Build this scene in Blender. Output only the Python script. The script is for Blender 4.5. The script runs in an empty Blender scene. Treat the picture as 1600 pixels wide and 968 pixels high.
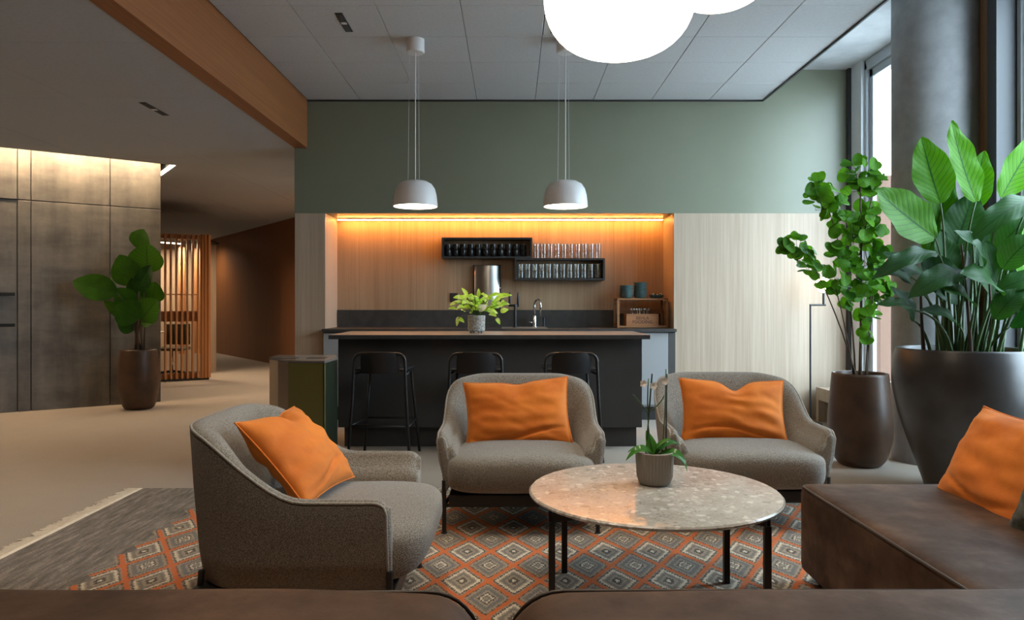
import bpy, bmesh, math, random
from mathutils import Vector, Matrix, noise
random.seed(7)
PI = math.pi
SC = bpy.context.scene
COL = SC.collection
H = 1.187                      # eye height

# ------------------------------------------------------------------ camera, world, exposure
cam = bpy.data.cameras.new('camera'); camo = bpy.data.objects.new('camera', cam); COL.objects.link(camo)
cam.sensor_width = 36; cam.lens = 36 * 1140 / 1600; cam.shift_y = -9 / 1600
cam.clip_start = 0.05; cam.clip_end = 300
camo.location = (0, 0, H); camo.rotation_euler = (PI / 2, 0, 0)
SC.camera = camo
W = bpy.data.worlds.new('sky'); SC.world = W; W.use_nodes = True
wb = W.node_tree.nodes['Background']; wb.inputs[0].default_value = (0.68, 0.85, 1.0, 1); wb.inputs[1].default_value = 19.0
SC.view_settings.view_transform = 'Standard'; SC.view_settings.look = 'None'
SC.view_settings.exposure = 0.0; SC.view_settings.gamma = 1.0; SC.view_settings.use_curve_mapping = False
SC.cycles.max_bounces = 10; SC.cycles.diffuse_bounces = 5; SC.cycles.transparent_max_bounces = 16
SC.cycles.sample_clamp_indirect = 6.0; SC.cycles.caustics_reflective = False; SC.cycles.caustics_refractive = False
# daylight enters through the window wall: portals steer sky sampling to the panes
for y0, y1 in ((5.5, 7.25), (3.55, 5.06)):
    a = bpy.data.lights.new('window_portal', 'AREA'); a.shape = 'RECTANGLE'; a.size = y1 - y0; a.size_y = 3.2
    a.cycles.is_portal = True
    ao = bpy.data.objects.new('window_portal', a); COL.objects.link(ao)
    ao.location = (3.72, (y0 + y1) / 2, 2.0)
    ao.rotation_euler = (PI / 2, 0, PI / 2)

# ------------------------------------------------------------------ materials
MATS = {}
def nmat(name, color, rough=0.5, metal=0.0, **kw):
    m = bpy.data.materials.new(name); m.use_nodes = True
    nt = m.node_tree; b = nt.nodes['Principled BSDF']
    b.inputs['Base Color'].default_value = (*color, 1); b.inputs['Roughness'].default_value = rough
    b.inputs['Metallic'].default_value = metal
    for k, v in kw.items(): b.inputs[k.replace('_', ' ')].default_value = v
    MATS[name] = m
    return m, nt, b
def N(nt, t, **kw):
    n = nt.nodes.new(t)
    for k, v in kw.items(): setattr(n, k, v)
    return n
def coords(nt, scale=(1, 1, 1), kind='Object', rot=(0, 0, 0)):
    tc = N(nt, 'ShaderNodeTexCoord'); mp = N(nt, 'ShaderNodeMapping')
    mp.inputs['Scale'].default_value = scale; mp.inputs['Rotation'].default_value = rot
    nt.links.new(tc.outputs[kind], mp.inputs[0]); return mp.outputs[0]
def ramp(nt, fac, stops):
    r = N(nt, 'ShaderNodeValToRGB'); e = r.color_ramp.elements
    while len(e) > len(stops): e.remove(e[-1])
    while len(e) < len(stops): e.new(0.5)
    for el, (p, c) in zip(e, stops): el.position = p; el.color = (*c, 1)
    nt.links.new(fac, r.inputs[0]); return r.outputs[0]
def noise_n(nt, vec, scale, detail=4, rough=0.55):
    n = N(nt, 'ShaderNodeTexNoise'); n.inputs['Scale'].default_value = scale
    n.inputs['Detail'].default_value = detail; n.inputs['Roughness'].default_value = rough
    nt.links.new(vec, n.inputs['Vector']); return n.outputs['Fac']
def bump(nt, b, h, strength=0.3, dist=0.01):
    bp = N(nt, 'ShaderNodeBump'); bp.inputs['Strength'].default_value = strength; bp.inputs['Distance'].default_value = dist
    nt.links.new(h, bp.inputs['Height']); nt.links.new(bp.outputs[0], b.inputs['Normal'])
def mathn(nt, op, a, b=None, clamp=False):
    n = N(nt, 'ShaderNodeMath', operation=op); n.use_clamp = clamp
    for i, v in enumerate((a, b)):
        if v is None: continue
        if isinstance(v, (int, float)): n.inputs[i].default_value = v
        else: nt.links.new(v, n.inputs[i])
    return n.outputs[0]
def mixc(nt, f, a, b):
    n = N(nt, 'ShaderNodeMix', data_type='RGBA')
    for s, v in ((0, f), (6, a), (7, b)):
        if isinstance(v, (int, float)): n.inputs[s].default_value = v
        elif isinstance(v, tuple): n.inputs[s].default_value = (*v, 1)
        else: nt.links.new(v, n.inputs[s])
    return n.outputs[2]

def noisy(name, c0, c1, rough, scale, bs=0.0, bscale=None, sc3=(1, 1, 1), metal=0.0, dist=0.005, lo=.35, hi=.65, **kw):
    m, nt, b = nmat(name, c0, rough, metal, **kw)
    v = coords(nt, sc3); f = noise_n(nt, v, scale)
    nt.links.new(ramp(nt, f, [(lo, c0), (hi, c1)]), b.inputs['Base Color'])
    if bs: bump(nt, b, noise_n(nt, v, bscale or scale, 3), bs, dist)
    return m
def wood(name, c0, c1, rough=0.5, axis=2, ls=1.2, fine=55):
    m, nt, b = nmat(name, c0, rough)
    s = [fine, fine, fine]; s[axis] = ls
    v = coords(nt, tuple(s)); f = noise_n(nt, v, 1.0, 5, .6)
    s2 = [9, 9, 9]; s2[axis] = .25
    g = noise_n(nt, coords(nt, tuple(s2)), 1.0, 2)
    h = mathn(nt, 'ADD', mathn(nt, 'MULTIPLY', f, .6), mathn(nt, 'MULTIPLY', g, .4))
    nt.links.new(ramp(nt, h, [(.36, c0), (.62, c1)]), b.inputs['Base Color'])
    bump(nt, b, f, .15, .002); return m
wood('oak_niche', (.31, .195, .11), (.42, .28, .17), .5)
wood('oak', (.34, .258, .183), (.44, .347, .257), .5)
wood('beam_wood', (.21, .070, .018), (.29, .105, .030), .5, axis=1)
wood('brown_wall', (.22, .085, .028), (.28, .115, .040), .5)
wood('slat_wood', (.36, .15, .055), (.50, .23, .09), .5)
wood('rack_wood', (.20, .085, .03), (.32, .15, .06), .5, axis=0)
wood('crate_wood', (.26, .10, .035), (.36, .15, .055), .6, axis=0)
wood('mullion_wood', (.22, .12, .06), (.34, .20, .11), .5)
noisy('green_paint', (.168, .176, .122), (.176, .184, .128), .38, 3)
noisy('ceiling_tile', (.47, .48, .49), (.51, .52, .53), .9, 40, .1, 120)
noisy('ceiling_tile_shaded', (.40, .44, .49), (.43, .47, .52), .9, 40, .1, 120)  # same tile as the high ceiling, hall shade put into its colour
nmat('ceiling_void', (.05, .05, .05), .9)
noisy('plaster', (.42, .40, .37), (.46, .44, .41), .9, 6)
noisy('slab_concrete', (.36, .37, .37), (.48, .49, .49), .8, 3, .1, 30)
# board-marked concrete
m, nt, b = nmat('concrete', (.2, .19, .17), .75)
v = coords(nt)
n1 = noise_n(nt, v, 2.2, 8, .65); n2 = noise_n(nt, coords(nt, (1, 1, 4)), 1.1, 6, .6); n3 = noise_n(nt, coords(nt, (6, 6, .6)), 1.0, 4, .6)
hh = mathn(nt, 'ADD', mathn(nt, 'ADD', mathn(nt, 'MULTIPLY', n1, .4), mathn(nt, 'MULTIPLY', n2, .35)), mathn(nt, 'MULTIPLY', n3, .25))
nt.links.new(ramp(nt, hh, [(.36, (.070, .068, .066)), (.48, (.145, .138, .126)), (.62, (.25, .232, .205))]), b.inputs['Base Color'])
bump(nt, b, hh, .35, .01)
noisy('column_concrete', (.22, .22, .225), (.28, .28, .285), .6, 9, .12, 60)
# carpet
m, nt, b = nmat('carpet', (.3, .25, .2), .95)
v = coords(nt); f1 = noise_n(nt, v, 220, 2); f2 = noise_n(nt, v, 5, 3)
c = ramp(nt, f1, [(.3, (.29, .245, .20)), (.7, (.47, .405, .335))])
c = mixc(nt, mathn(nt, 'MULTIPLY', f2, .22), c, (.20, .18, .155))
nt.links.new(c, b.inputs['Base Color']); bump(nt, b, f1, .5, .004)
# fabrics
def fabric(name, c0, c1, sc=230, rough=.95, sheen=.25):
    m, nt, b = nmat(name, c0, rough)
    b.inputs['Sheen Weight'].default_value = sheen
    v = coords(nt, (1, 1, 1)); f = noise_n(nt, v, sc, 2)
    w = N(nt, 'ShaderNodeTexWave', wave_type='BANDS', bands_direction='DIAGONAL'); w.inputs['Scale'].default_value = 75
    w.inputs['Distortion'].default_value = 1.5; w.inputs['Detail'].default_value = 1
    nt.links.new(v, w.inputs['Vector'])
    g = mathn(nt, 'ADD', mathn(nt, 'MULTIPLY', f, .88), mathn(nt, 'MULTIPLY', w.outputs['Fac'], .12))
    nt.links.new(ramp(nt, g, [(.36, c0), (.64, c1)]), b.inputs['Base Color']); bump(nt, b, g, .5, .004)
    return m
fabric('tweed', (.105, .092, .073), (.34, .31, .262))
fabric('tweed_piping', (.22, .20, .17), (.42, .39, .34))
m, nt, b = nmat('velvet', (.70, .19, .018), .8)
b.inputs['Sheen Weight'].default_value = .35; b.inputs['Sheen Tint'].default_value = (1, .6, .25, 1)
v = coords(nt); f = noise_n(nt, v, 7, 5, .6)
nt.links.new(ramp(nt, f, [(.3, (.62, .140, .008)), (.68, (.80, .225, .018))]), b.inputs['Base Color'])
f2 = noise_n(nt, v, 260, 2); f3 = noise_n(nt, coords(nt, (5, 5, 16)), 1.6, 3)
bump(nt, b, mathn(nt, 'ADD', mathn(nt, 'MULTIPLY', f2, .2), mathn(nt, 'MULTIPLY', f3, .12)), .25, .012)
fabric('dark_green_cloth', (.015, .02, .013), (.07, .08, .05), 60)
m, nt, b = nmat('leather', (.06, .035, .022), .5); b.inputs['Specular IOR Level'].default_value = .28
v = coords(nt); f = noise_n(nt, v, 5, 7, .65); f2 = noise_n(nt, v, 180, 3); f4 = noise_n(nt, coords(nt, (1, 1, 3)), 2, 4)
g = mathn(nt, 'ADD', mathn(nt, 'MULTIPLY', f, .6), mathn(nt, 'MULTIPLY', f4, .4))
nt.links.new(ramp(nt, g, [(.36, (.042, .021, .012)), (.5, (.080, .043, .026)), (.66, (.165, .092, .055))]), b.inputs['Base Color'])
nt.links.new(ramp(nt, f, [(.3, (.68, .68, .68)), (.7, (.5, .5, .5))]), b.inputs['Roughness'])
bump(nt, b, mathn(nt, 'ADD', mathn(nt, 'MULTIPLY', f2, .25), f), .22, .006)
nmat('leather_piping', (.030, .018, .012), .5)
# metals, laminates
nmat('black_metal', (.012, .012, .012), .45)
nmat('black_plastic', (.015, .015, .016), .4)
noisy('bar_panel', (.050, .049, .048), (.060, .059, .058), .55, 3)
noisy('bar_top', (.20, .185, .165), (.24, .22, .195), .38, 20)
noisy('stone_dark', (.030, .029, .028), (.048, .046, .044), .5, 12)
nmat('cabinet_grey', (.30, .31, .32), .5)
nmat('shelf_black', (.022, .022, .022), .5)
nmat('plinth_dark', (.03, .03, .03), .6)
nmat('steel', (.62, .60, .57), .28, 1.0)
nmat('chrome', (.75, .75, .75), .15, 1.0)
nmat('white_metal', (.68, .68, .68), .35)
nmat('cord_white', (.6, .6, .6), .5)
nmat('mug_black', (.012, .013, .014), .18)
noisy('bowl_teal', (.035, .075, .078), (.08, .14, .14), .3, 30)
nmat('frame_grey', (.42, .45, .48), .35, .2)
nmat('frame_dark', (.045, .047, .05), .4, .3)
nmat('panel_grey', (.62, .64, .66), .5)
noisy('planter_brown', (.055, .028, .015), (.085, .043, .023), .42, 6, .05, 60)
noisy('planter_dark', (.030, .026, .024), (.045, .040, .037), .36, 6, .05, 60)
nmat('soil', (.02, .014, .01), .95)
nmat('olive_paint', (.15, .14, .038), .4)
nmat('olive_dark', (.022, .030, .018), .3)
wood('bin_wood', (.44, .34, .25), (.54, .43, .32), .45)
nmat('bin_brown', (.13, .085, .055), .4)
nmat('bin_top', (.16, .15, .14), .18)
noisy('stone_pot', (.16, .155, .145), (.42, .41, .39), .8, 60, .3, 120)
nmat('taupe_ceramic', (.235, .200, .165), .6)
nmat('stem_green', (.045, .10, .025), .5)
nmat('stem_brown', (.07, .045, .03), .7)
nmat('stick_dark', (.03, .025, .02), .6)
nmat('petal', (.97, .92, .86), .6)
nmat('ink', (.03, .015, .008), .7)
nmat('cutlery', (.7, .68, .64), .3, 1.0)
noisy('fringe', (.78, .70, .57), (.90, .83, .71), .9, 30)
noisy('facade', (.10, .05, .032), (.115, .06, .04), .9, 2)
noisy('paving', (.42, .42, .42), (.5, .5, .5), .9, 2)
nmat('white_render', (.78, .78, .77), .9)
noisy('hedge', (.035, .045, .03), (.10, .115, .08), .9, 6, .5)
def emit(name, c, s):
    m = bpy.data.materials.new(name); m.use_nodes = True; nt = m.node_tree; nt.nodes.clear()
    e = N(nt, 'ShaderNodeEmission'); e.inputs[0].default_value = (*c, 1); e.inputs[1].default_value = s
    o = N(nt, 'ShaderNodeOutputMaterial'); nt.links.new(e.outputs[0], o.inputs[0]); MATS[name] = m
emit('led_amber', (1, .38, .085), 85)
emit('led_warm', (1, .70, .42), 130)
emit('led_edge', (1, .86, .68), 5)
emit('globe_glow', (1, .85, .68), 9)
emit('bulb_glow', (1, .82, .58), 18)
emit('spot_glow', (1, .76, .50), 60)
emit('lamp_glow', (1, .80, .55), 12)
def glass(name, tint, fac):
    m = bpy.data.materials.new(name); m.use_nodes = True; nt = m.node_tree; nt.nodes.clear()
    t = N(nt, 'ShaderNodeBsdfTransparent'); t.inputs[0].default_value = (*tint, 1)
    g = N(nt, 'ShaderNodeBsdfGlossy'); g.inputs['Roughness'].default_value = .05
    fr = N(nt, 'ShaderNodeLayerWeight'); fr.inputs[0].default_value = .5
    fo = mathn(nt, 'ADD', mathn(nt, 'POWER', fr.outputs['Facing'], 4.0), .04)
    mx = N(nt, 'ShaderNodeMixShader'); o = N(nt, 'ShaderNodeOutputMaterial')
    nt.links.new(mathn(nt, 'MULTIPLY', fo, fac, True), mx.inputs[0])
    nt.links.new(t.outputs[0], mx.inputs[1]); nt.links.new(g.outputs[0], mx.inputs[2]); nt.links.new(mx.outputs[0], o.inputs[0]); MATS[name] = m
glass('window_glass', (.96, .98, .98), .6)
glass('tumbler_glass', (.90, .92, .92), 3.0)
# terrazzo table stone
m, nt, b = nmat('terrazzo', (.4, .38, .34), .16)
v = coords(nt)
def chips(scale, seed):
    vo = N(nt, 'ShaderNodeTexVoronoi', feature='F1'); vo.inputs['Scale'].default_value = scale
    mp = N(nt, 'ShaderNodeVectorMath', operation='ADD'); mp.inputs[1].default_value = (seed, seed * .7, 0)
    nt.links.new(v, mp.inputs[0]); nz = N(nt, 'ShaderNodeTexNoise'); nz.inputs['Scale'].default_value = 22
    nt.links.new(v, nz.inputs['Vector'])
    ad = N(nt, 'ShaderNodeVectorMath', operation='MULTIPLY_ADD'); ad.inputs[1].default_value = (.05, .05, .05)
    nt.links.new(nz.outputs['Color'], ad.inputs[0]); nt.links.new(mp.outputs[0], ad.inputs[2]); nt.links.new(ad.outputs[0], vo.inputs['Vector'])
    sp = N(nt, 'ShaderNodeSeparateColor'); nt.links.new(vo.outputs['Color'], sp.inputs[0])
    return vo.outputs['Distance'], sp.outputs[0]
d1, r1 = chips(26, 3.1); d2, r2 = chips(60, 9.7)
base = ramp(nt, noise_n(nt, v, 9, 4), [(.35, (.36, .34, .30)), (.65, (.48, .455, .405))])
c = mixc(nt, mathn(nt, 'MULTIPLY', mathn(nt, 'LESS_THAN', d2, .42), .75), base, ramp(nt, r2, [(0, (.22, .21, .19)), (.5, (.42, .39, .34)), (1, (.60, .57, .52))]))
msk = mathn(nt, 'MULTIPLY', mathn(nt, 'LESS_THAN', d1, .42), mathn(nt, 'GREATER_THAN', r1, .45))
c = mixc(nt, msk, c, ramp(nt, r1, [(.45, (.26, .245, .22)), (.7, (.50, .47, .42)), (1, (.70, .67, .62))]))
nt.links.new(c, b.inputs['Base Color'])
# kilim rug
m, nt, b = nmat('rug_weave', (.3, .2, .15), .95)
tc = N(nt, 'ShaderNodeTexCoord'); sx = N(nt, 'ShaderNodeSeparateXYZ'); 
jn = N(nt, 'ShaderNodeTexNoise'); jn.inputs['Scale'].default_value = 90; nt.links.new(tc.outputs['Object'], jn.inputs['Vector'])
ja = N(nt, 'ShaderNodeVectorMath', operation='MULTIPLY_ADD'); ja.inputs[1].default_value = (.014, .02, 0); nt.links.new(jn.outputs['Color'], ja.inputs[0]); nt.links.new(tc.outputs['Object'], ja.inputs[2])
nt.links.new(ja.outputs[0], sx.inputs[0])
def cell(o, p, off): return mathn(nt, 'ABSOLUTE', mathn(nt, 'SUBTRACT', mathn(nt, 'FRACT', mathn(nt, 'ADD', mathn(nt, 'DIVIDE', mathn(nt, 'SNAP', o, .008), p), off)), .5))
ca = cell(sx.outputs[0], .22, 20.45)
d0 = mathn(nt, 'ADD', ca, cell(sx.outputs[1], .37, 20.1))     # 0..1
inA = mathn(nt, 'LESS_THAN', d0, .5)
cut = mathn(nt, 'MAXIMUM', mathn(nt, 'MULTIPLY', inA, mathn(nt, 'GREATER_THAN', ca, .405)), mathn(nt, 'MULTIPLY', mathn(nt, 'SUBTRACT', 1, inA), mathn(nt, 'LESS_THAN', ca, .095)))
dd = mathn(nt, 'ADD', mathn(nt, 'MULTIPLY', d0, mathn(nt, 'SUBTRACT', 1, cut)), mathn(nt, 'MULTIPLY', cut, .5))
OR = (.66, .135, .016); CR = (.74, .65, .50); GY = (.20, .18, .15); DK = (.075, .062, .05); TP = (.36, .295, .22); BL = (.15, .155, .16)
col = N(nt, 'ShaderNodeValToRGB'); col.color_ramp.interpolation = 'CONSTANT'
st = [(0, CR), (.05, DK), (.12, TP), (.19, GY), (.26, TP), (.30, CR), (.365, DK), (.41, TP), (.44, OR), (.56, DK), (.59, TP), (.65, GY), (.70, BL), (.76, TP), (.82, DK), (.86, CR), (.90, GY), (.95, TP)]
e = col.color_ramp.elements
while len(e) < len(st): e.new(.5)
for el, (p, cc) in zip(e, st): el.position = p; el.color = (*cc, 1)
nt.links.new(dd, col.inputs[0])
grain = noise_n(nt, tc.outputs['Object'], 150, 2); grain2 = noise_n(nt, coords(nt, (260, 90, 1)), 1.0, 2)
field = mixc(nt, mathn(nt, 'MULTIPLY', ramp(nt, grain, [(.42, (0, 0, 0)), (.62, (1, 1, 1))]), .28), col.outputs[0], TP)
field = mixc(nt, mathn(nt, 'MULTIPLY', ramp(nt, grain2, [(.5, (0, 0, 0)), (.62, (1, 1, 1))]), .3), field, DK)
sn = noise_n(nt, coords(nt, (34, 5, 1)), 1.0, 6, .7)
band = ramp(nt, sn, [(.34, (.10, .088, .075)), (.5, (.20, .175, .15)), (.64, (.33, .295, .25))])
band = mixc(nt, mathn(nt, 'MULTIPLY', ramp(nt, grain, [(.45, (0, 0, 0)), (.6, (1, 1, 1))]), .4), band, DK)
zig = mathn(nt, 'MULTIPLY', cell(sx.outputs[1], .19, 20.1), .16)
inb = mathn(nt, 'GREATER_THAN', mathn(nt, 'ADD', sx.outputs[0], zig), -1.78)
nt.links.new(mixc(nt, inb, band, field), b.inputs['Base Color']); bump(nt, b, grain, .6, .004)
# leaves: veins from the leaf's own UV (u along, v across)
def leafmat(name, c0, c1, vein, freq=14, rough=.35, trans=.35, patch=None):
    m, nt, b = nmat(name, c0, rough); b.inputs['Specular IOR Level'].default_value = .18
    uv = N(nt, 'ShaderNodeUVMap'); s = N(nt, 'ShaderNodeSeparateXYZ'); nt.links.new(uv.outputs[0], s.inputs[0])
    av = mathn(nt, 'ABSOLUTE', mathn(nt, 'SUBTRACT', s.outputs[1], .5))
    mid = mathn(nt, 'LESS_THAN', av, .022)
    ph = mathn(nt, 'SUBTRACT', mathn(nt, 'MULTIPLY', s.outputs[0], freq), mathn(nt, 'MULTIPLY', av, freq * .55))
    wv = mathn(nt, 'ABSOLUTE', mathn(nt, 'SUBTRACT', mathn(nt, 'FRACT', ph), .5))
    side = mathn(nt, 'MULTIPLY', mathn(nt, 'LESS_THAN', wv, .07), .7)
    oi = N(nt, 'ShaderNodeObjectInfo'); v = coords(nt)
    f = mathn(nt, 'ADD', mathn(nt, 'MULTIPLY', noise_n(nt, v, 9, 3), .5), mathn(nt, 'MULTIPLY', oi.outputs['Random'], .55))
    c = ramp(nt, f, [(.2, c0), (.75, c1)])
    if patch: c = mixc(nt, ramp(nt, noise_n(nt, v, 28, 2), [(.52, (0, 0, 0)), (.58, (1, 1, 1))]), c, patch)
    c = mixc(nt, mathn(nt, 'MAXIMUM', mid, side), c, vein)
    nt.links.new(c, b.inputs['Base Color']); bump(nt, b, wv, .25, .004)
    tr = N(nt, 'ShaderNodeBsdfTranslucent'); mx = N(nt, 'ShaderNodeMixShader'); mx.inputs[0].default_value = trans
    g = N(nt, 'ShaderNodeMix', data_type='RGBA', blend_type='MULTIPLY'); g.inputs[0].default_value = 1; nt.links.new(c, g.inputs[6]); g.inputs[7].default_value = (1.6, 1.7, .6, 1)
    nt.links.new(g.outputs[2], tr.inputs[0]); o = nt.nodes['Material Output']
    nt.links.new(b.outputs[0], mx.inputs[1]); nt.links.new(tr.outputs[0], mx.inputs[2]); nt.links.new(mx.outputs[0], o.inputs[0])
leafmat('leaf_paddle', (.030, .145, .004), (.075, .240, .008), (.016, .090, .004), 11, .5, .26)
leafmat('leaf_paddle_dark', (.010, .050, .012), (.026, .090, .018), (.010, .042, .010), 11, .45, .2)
leafmat('leaf_round', (.022, .095, .008), (.105, .280, .020), (.05, .17, .015), 5, .45, .35)
leafmat('leaf_rubber', (.008, .035, .006), (.050, .150, .012), (.03, .09, .015), 9, .3, .2)
leafmat('leaf_lime', (.34, .62, .03), (.52, .75, .09), (.55, .65, .25), 6, .5, .3, patch=(.62, .66, .32))
leafmat('leaf_orchid', (.030, .130, .025), (.065, .210, .04), (.03, .11, .02), 0.4, .25, .2)

# ------------------------------------------------------------------ mesh helpers
def mk(name, verts, faces, mat, parent=None, smooth=False, uvs=None):
    me = bpy.data.meshes.new(name); me.from_pydata([tuple(v) for v in verts], [], faces); me.validate()
    if uvs:
        l = me.uv_layers.new(name='UVMap')
        for lp in me.loops: l.data[lp.index].uv = uvs[lp.vertex_index]
    if smooth:
        for p in me.polygons: p.use_smooth = True
    return link(name, me, mat, parent)
def link(name, me, mat, parent=None):
    o = bpy.data.objects.new(name, me); COL.objects.link(o)
    if mat and not me.materials: me.materials.append(MATS[mat])
    if parent: o.parent = parent
    return o
class MB:
    """collects shapes into one mesh"""
    def __init__(s): s.v = []; s.f = []
    def add(s, v, f):
        o = len(s.v); s.v += [Vector(p) for p in v]; s.f += [tuple(i + o for i in q) for q in f]; return s
    def box(s, x0, x1, y0, y1, z0, z1):
        return s.add([(x0, y0, z0), (x1, y0, z0), (x1, y1, z0), (x0, y1, z0), (x0, y0, z1), (x1, y0, z1), (x1, y1, z1), (x0, y1, z1)],
                     [(0, 3, 2, 1), (4, 5, 6, 7), (0, 1, 5, 4), (1, 2, 6, 5), (2, 3, 7, 6), (3, 0, 4, 7)])
    def prism(s, poly, z0, z1):
        n = len(poly)
        return s.add([(x, y, z0) for x, y in poly] + [(x, y, z1) for x, y in poly],
                     [tuple(range(n))[::-1], tuple(range(n, 2 * n))] + [(i, (i + 1) % n, n + (i + 1) % n, n + i) for i in range(n)])
    def tube(s, pts, r, n=8, closed=False):
        pts = [Vector(p) for p in pts]; k = len(pts); rs = r if isinstance(r, (list, tuple)) else [r] * k
        vs = []; up = None
        for i, p in enumerate(pts):
            if closed: t = pts[(i + 1) % k] - pts[i - 1]
            else: t = pts[min(i + 1, k - 1)] - pts[max(i - 1, 0)]
            t.normalize()
            if up is None:
                up = Vector((0, 0, 1)) if abs(t.z) < .9 else Vector((1, 0, 0))
            a = t.cross(up)
            if a.length < 1e-4: a = t.cross(Vector((.3, 1, .2)))
            a.normalize(); b = a.cross(t).normalized(); up = b
            for j in range(n):
                an = 2 * PI * j / n; vs.append(p + (a * math.cos(an) + b * math.sin(an)) * rs[i])
        fs = []
        for i in range(k if closed else k - 1):
            q = (i + 1) % k
            for j in range(n): fs.append((i * n + j, i * n + (j + 1) % n, q * n + (j + 1) % n, q * n + j))
        if not closed: fs += [tuple(range(n))[::-1], tuple(range((k - 1) * n, k * n))]
        return s.add(vs, fs)
    def lathe(s, prof, n=32, cx=0, cy=0, z0=0):
        vs = []; fs = []; k = len(prof)
        for r, z in prof:
            for j in range(n):
                a = 2 * PI * j / n; vs.append((cx + r * math.cos(a), cy + r * math.sin(a), z0 + z))
        for i in range(k - 1):
            for j in range(n): fs.append((i * n + j, i * n + (j + 1) % n, (i + 1) * n + (j + 1) % n, (i + 1) * n + j))
        if prof[0] == prof[-1]: return s.add(vs, fs)
        if prof[0][0] > 1e-5: fs.append(tuple(range(n))[::-1])
        if prof[-1][0] > 1e-5: fs.append(tuple(range((k - 1) * n, k * n)))
        return s.add(vs, fs)
    def build(s, name, mat, parent=None, smooth=False, bevel=0, seg=2, angle=None):
        me = bpy.data.meshes.new(name); bm = bmesh.new()
        vs = [bm.verts.new(p) for p in s.v]
        for f in s.f:
            q = []
            [q.append(i) for i in f if i not in q]
            if len(q) > 2:
                try: bm.faces.new([vs[i] for i in q])
                except ValueError: pass
        bmesh.ops.remove_doubles(bm, verts=bm.verts, dist=1e-6)
        bmesh.ops.recalc_face_normals(bm, faces=bm.faces)
        if bevel:
            es = [e for e in bm.edges if len(e.link_faces) == 2 and e.calc_face_angle(0) > .6]
            bmesh.ops.bevel(bm, geom=es, offset=bevel, segments=seg, profile=.5, affect='EDGES', clamp_overlap=True)
        bm.to_mesh(me); bm.free()
        if smooth:
            for p in me.polygons: p.use_smooth = True
            if angle: me.set_sharp_from_angle(angle=angle)
        return link(name, me, mat, parent)
def box(name, mat, x0, x1, y0, y1, z0, z1, parent=None, bevel=0.0, seg=2, smooth=False):
    return MB().box(x0, x1, y0, y1, z0, z1).build(name, mat, parent, bevel=bevel, seg=seg, smooth=smooth, angle=.7 if smooth else None)
def tag(o, label, cat, group=None):
    o['label'] = label; o['category'] = cat
    if group: o['group'] = group
    return o
def struct(o, label=None):
    o['kind'] = 'structure'
    if label: o['label'] = label
    return o
def thing(name, label, cat, loc=(0, 0, 0), rz=0, group=None):
    o = bpy.data.objects.new(name, None); COL.objects.link(o); o.location = loc; o.rotation_euler = (0, 0, rz); o.empty_display_size = .1
    return tag(o, label, cat, group)
def copy_tree(o, parent=None):
    c = o.copy(); COL.objects.link(c); c.parent = parent
    for ch in list(o.children): copy_tree(ch, c)
    return c
ORD = ['first', 'second', 'third', 'fourth', 'fifth', 'sixth', 'seventh', 'eighth', 'ninth', 'tenth', 'eleventh', 'twelfth', 'thirteenth']

# ================================================================== THE SETTING
WY = 7.515                               # kitchen wall plane
struct(box('floor', 'carpet', -11, 3.6, -3.2, 23, -.12, 0), 'beige grey loop carpet over the whole room')
# --- kitchen wall: green upper part, oak panelling below, niche
struct(box('wall_kitchen', 'green_paint', -2.241, 3.5, WY, WY + .75, 2.123, 3.75), 'sage green painted wall above the oak panelling')
wp = struct(MB().box(-2.235, -1.925, WY, WY + .75, 0, 2.1225).build('wall_oak_end', 'oak'), 'narrow oak veneered wall end left of the kitchen niche')
struct(box('wall_oak', 'oak', 1.668, 3.5, WY, WY + .75, 0, 2.1225), 'wide oak veneered wall right of the kitchen niche')
nb = WY + .525
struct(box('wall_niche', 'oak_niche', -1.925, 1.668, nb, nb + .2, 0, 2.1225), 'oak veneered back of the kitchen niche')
struct(box('trim_1', 'shelf_black', -2.11, 2.584, WY - .012, WY, 3.272, 3.29), 'thin dark shadow line where green wall meets ceiling')
# amber led in the niche ceiling
t = thing('led_strip', 'glowing amber light strip under the top of the kitchen niche', 'light', (0, nb - .09, 2.1215))
box('profile', 'white_metal', -1.90, 1.64, -.018, .018, -.012, 0, t); box('diffuser', 'led_amber', -1.90, 1.64, -.013, .013, -.020, -.012, t)
# --- high ceiling with 600 mm tiles
hc = struct(box('ceiling', 'ceiling_void', -2.11, 2.584, -3.2, WY, 3.312, 3.45), 'suspended ceiling of square grey tiles')
xs = [-2.105, -1.562, -.962, -.362, .237, .837, 1.437, 2.03, 2.58]
ys = [WY - .002, 6.95, 6.345, 5.74, 5.14, 4.54, 3.94, 3.34]
sq = {}
for i in range(len(xs) - 1):
    for j in range(len(ys) - 1):
        if i == 4 and j == 3: continue               # open service hatch
        w, d = xs[i + 1] - xs[i], ys[j] - ys[j + 1]; key = (round(w, 3), round(d, 3))
        if key not in sq:
            o = MB().box(.002, w - .002, .002, d - .002, 0, .018).build('ceiling_tile', 'ceiling_tile', hc, bevel=.003, seg=1); sq[key] = o
        else:
            o = sq[key].copy(); COL.objects.link(o)
        o.location = (xs[i], ys[j + 1], 3.29)
hf = box('hatch_frame', 'white_metal', .245, .83, 5.145, 5.735, 3.30, 3.31, hc)
box('hatch_grille', 'frame_dark', .30, .78, 5.2, 5.68, 3.294, 3.30, hc)
rest = box('ceiling_tile', 'ceiling_tile', -2.105, 2.58, -3.2, 3.338, 3.29, 3.308, hc); rest['kind'] = 'stuff'
struct(box('trim_2', 'slab_concrete', 2.584, 2.60, -3.2, WY, 3.285, 3.62), 'edge of the suspended ceiling beside the windows')
struct(box('trim_3', 'frame_dark', 2.578, 2.594, -3.2, WY, 3.276, 3.287), 'dark metal edge profile of the suspended ceiling')
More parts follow.
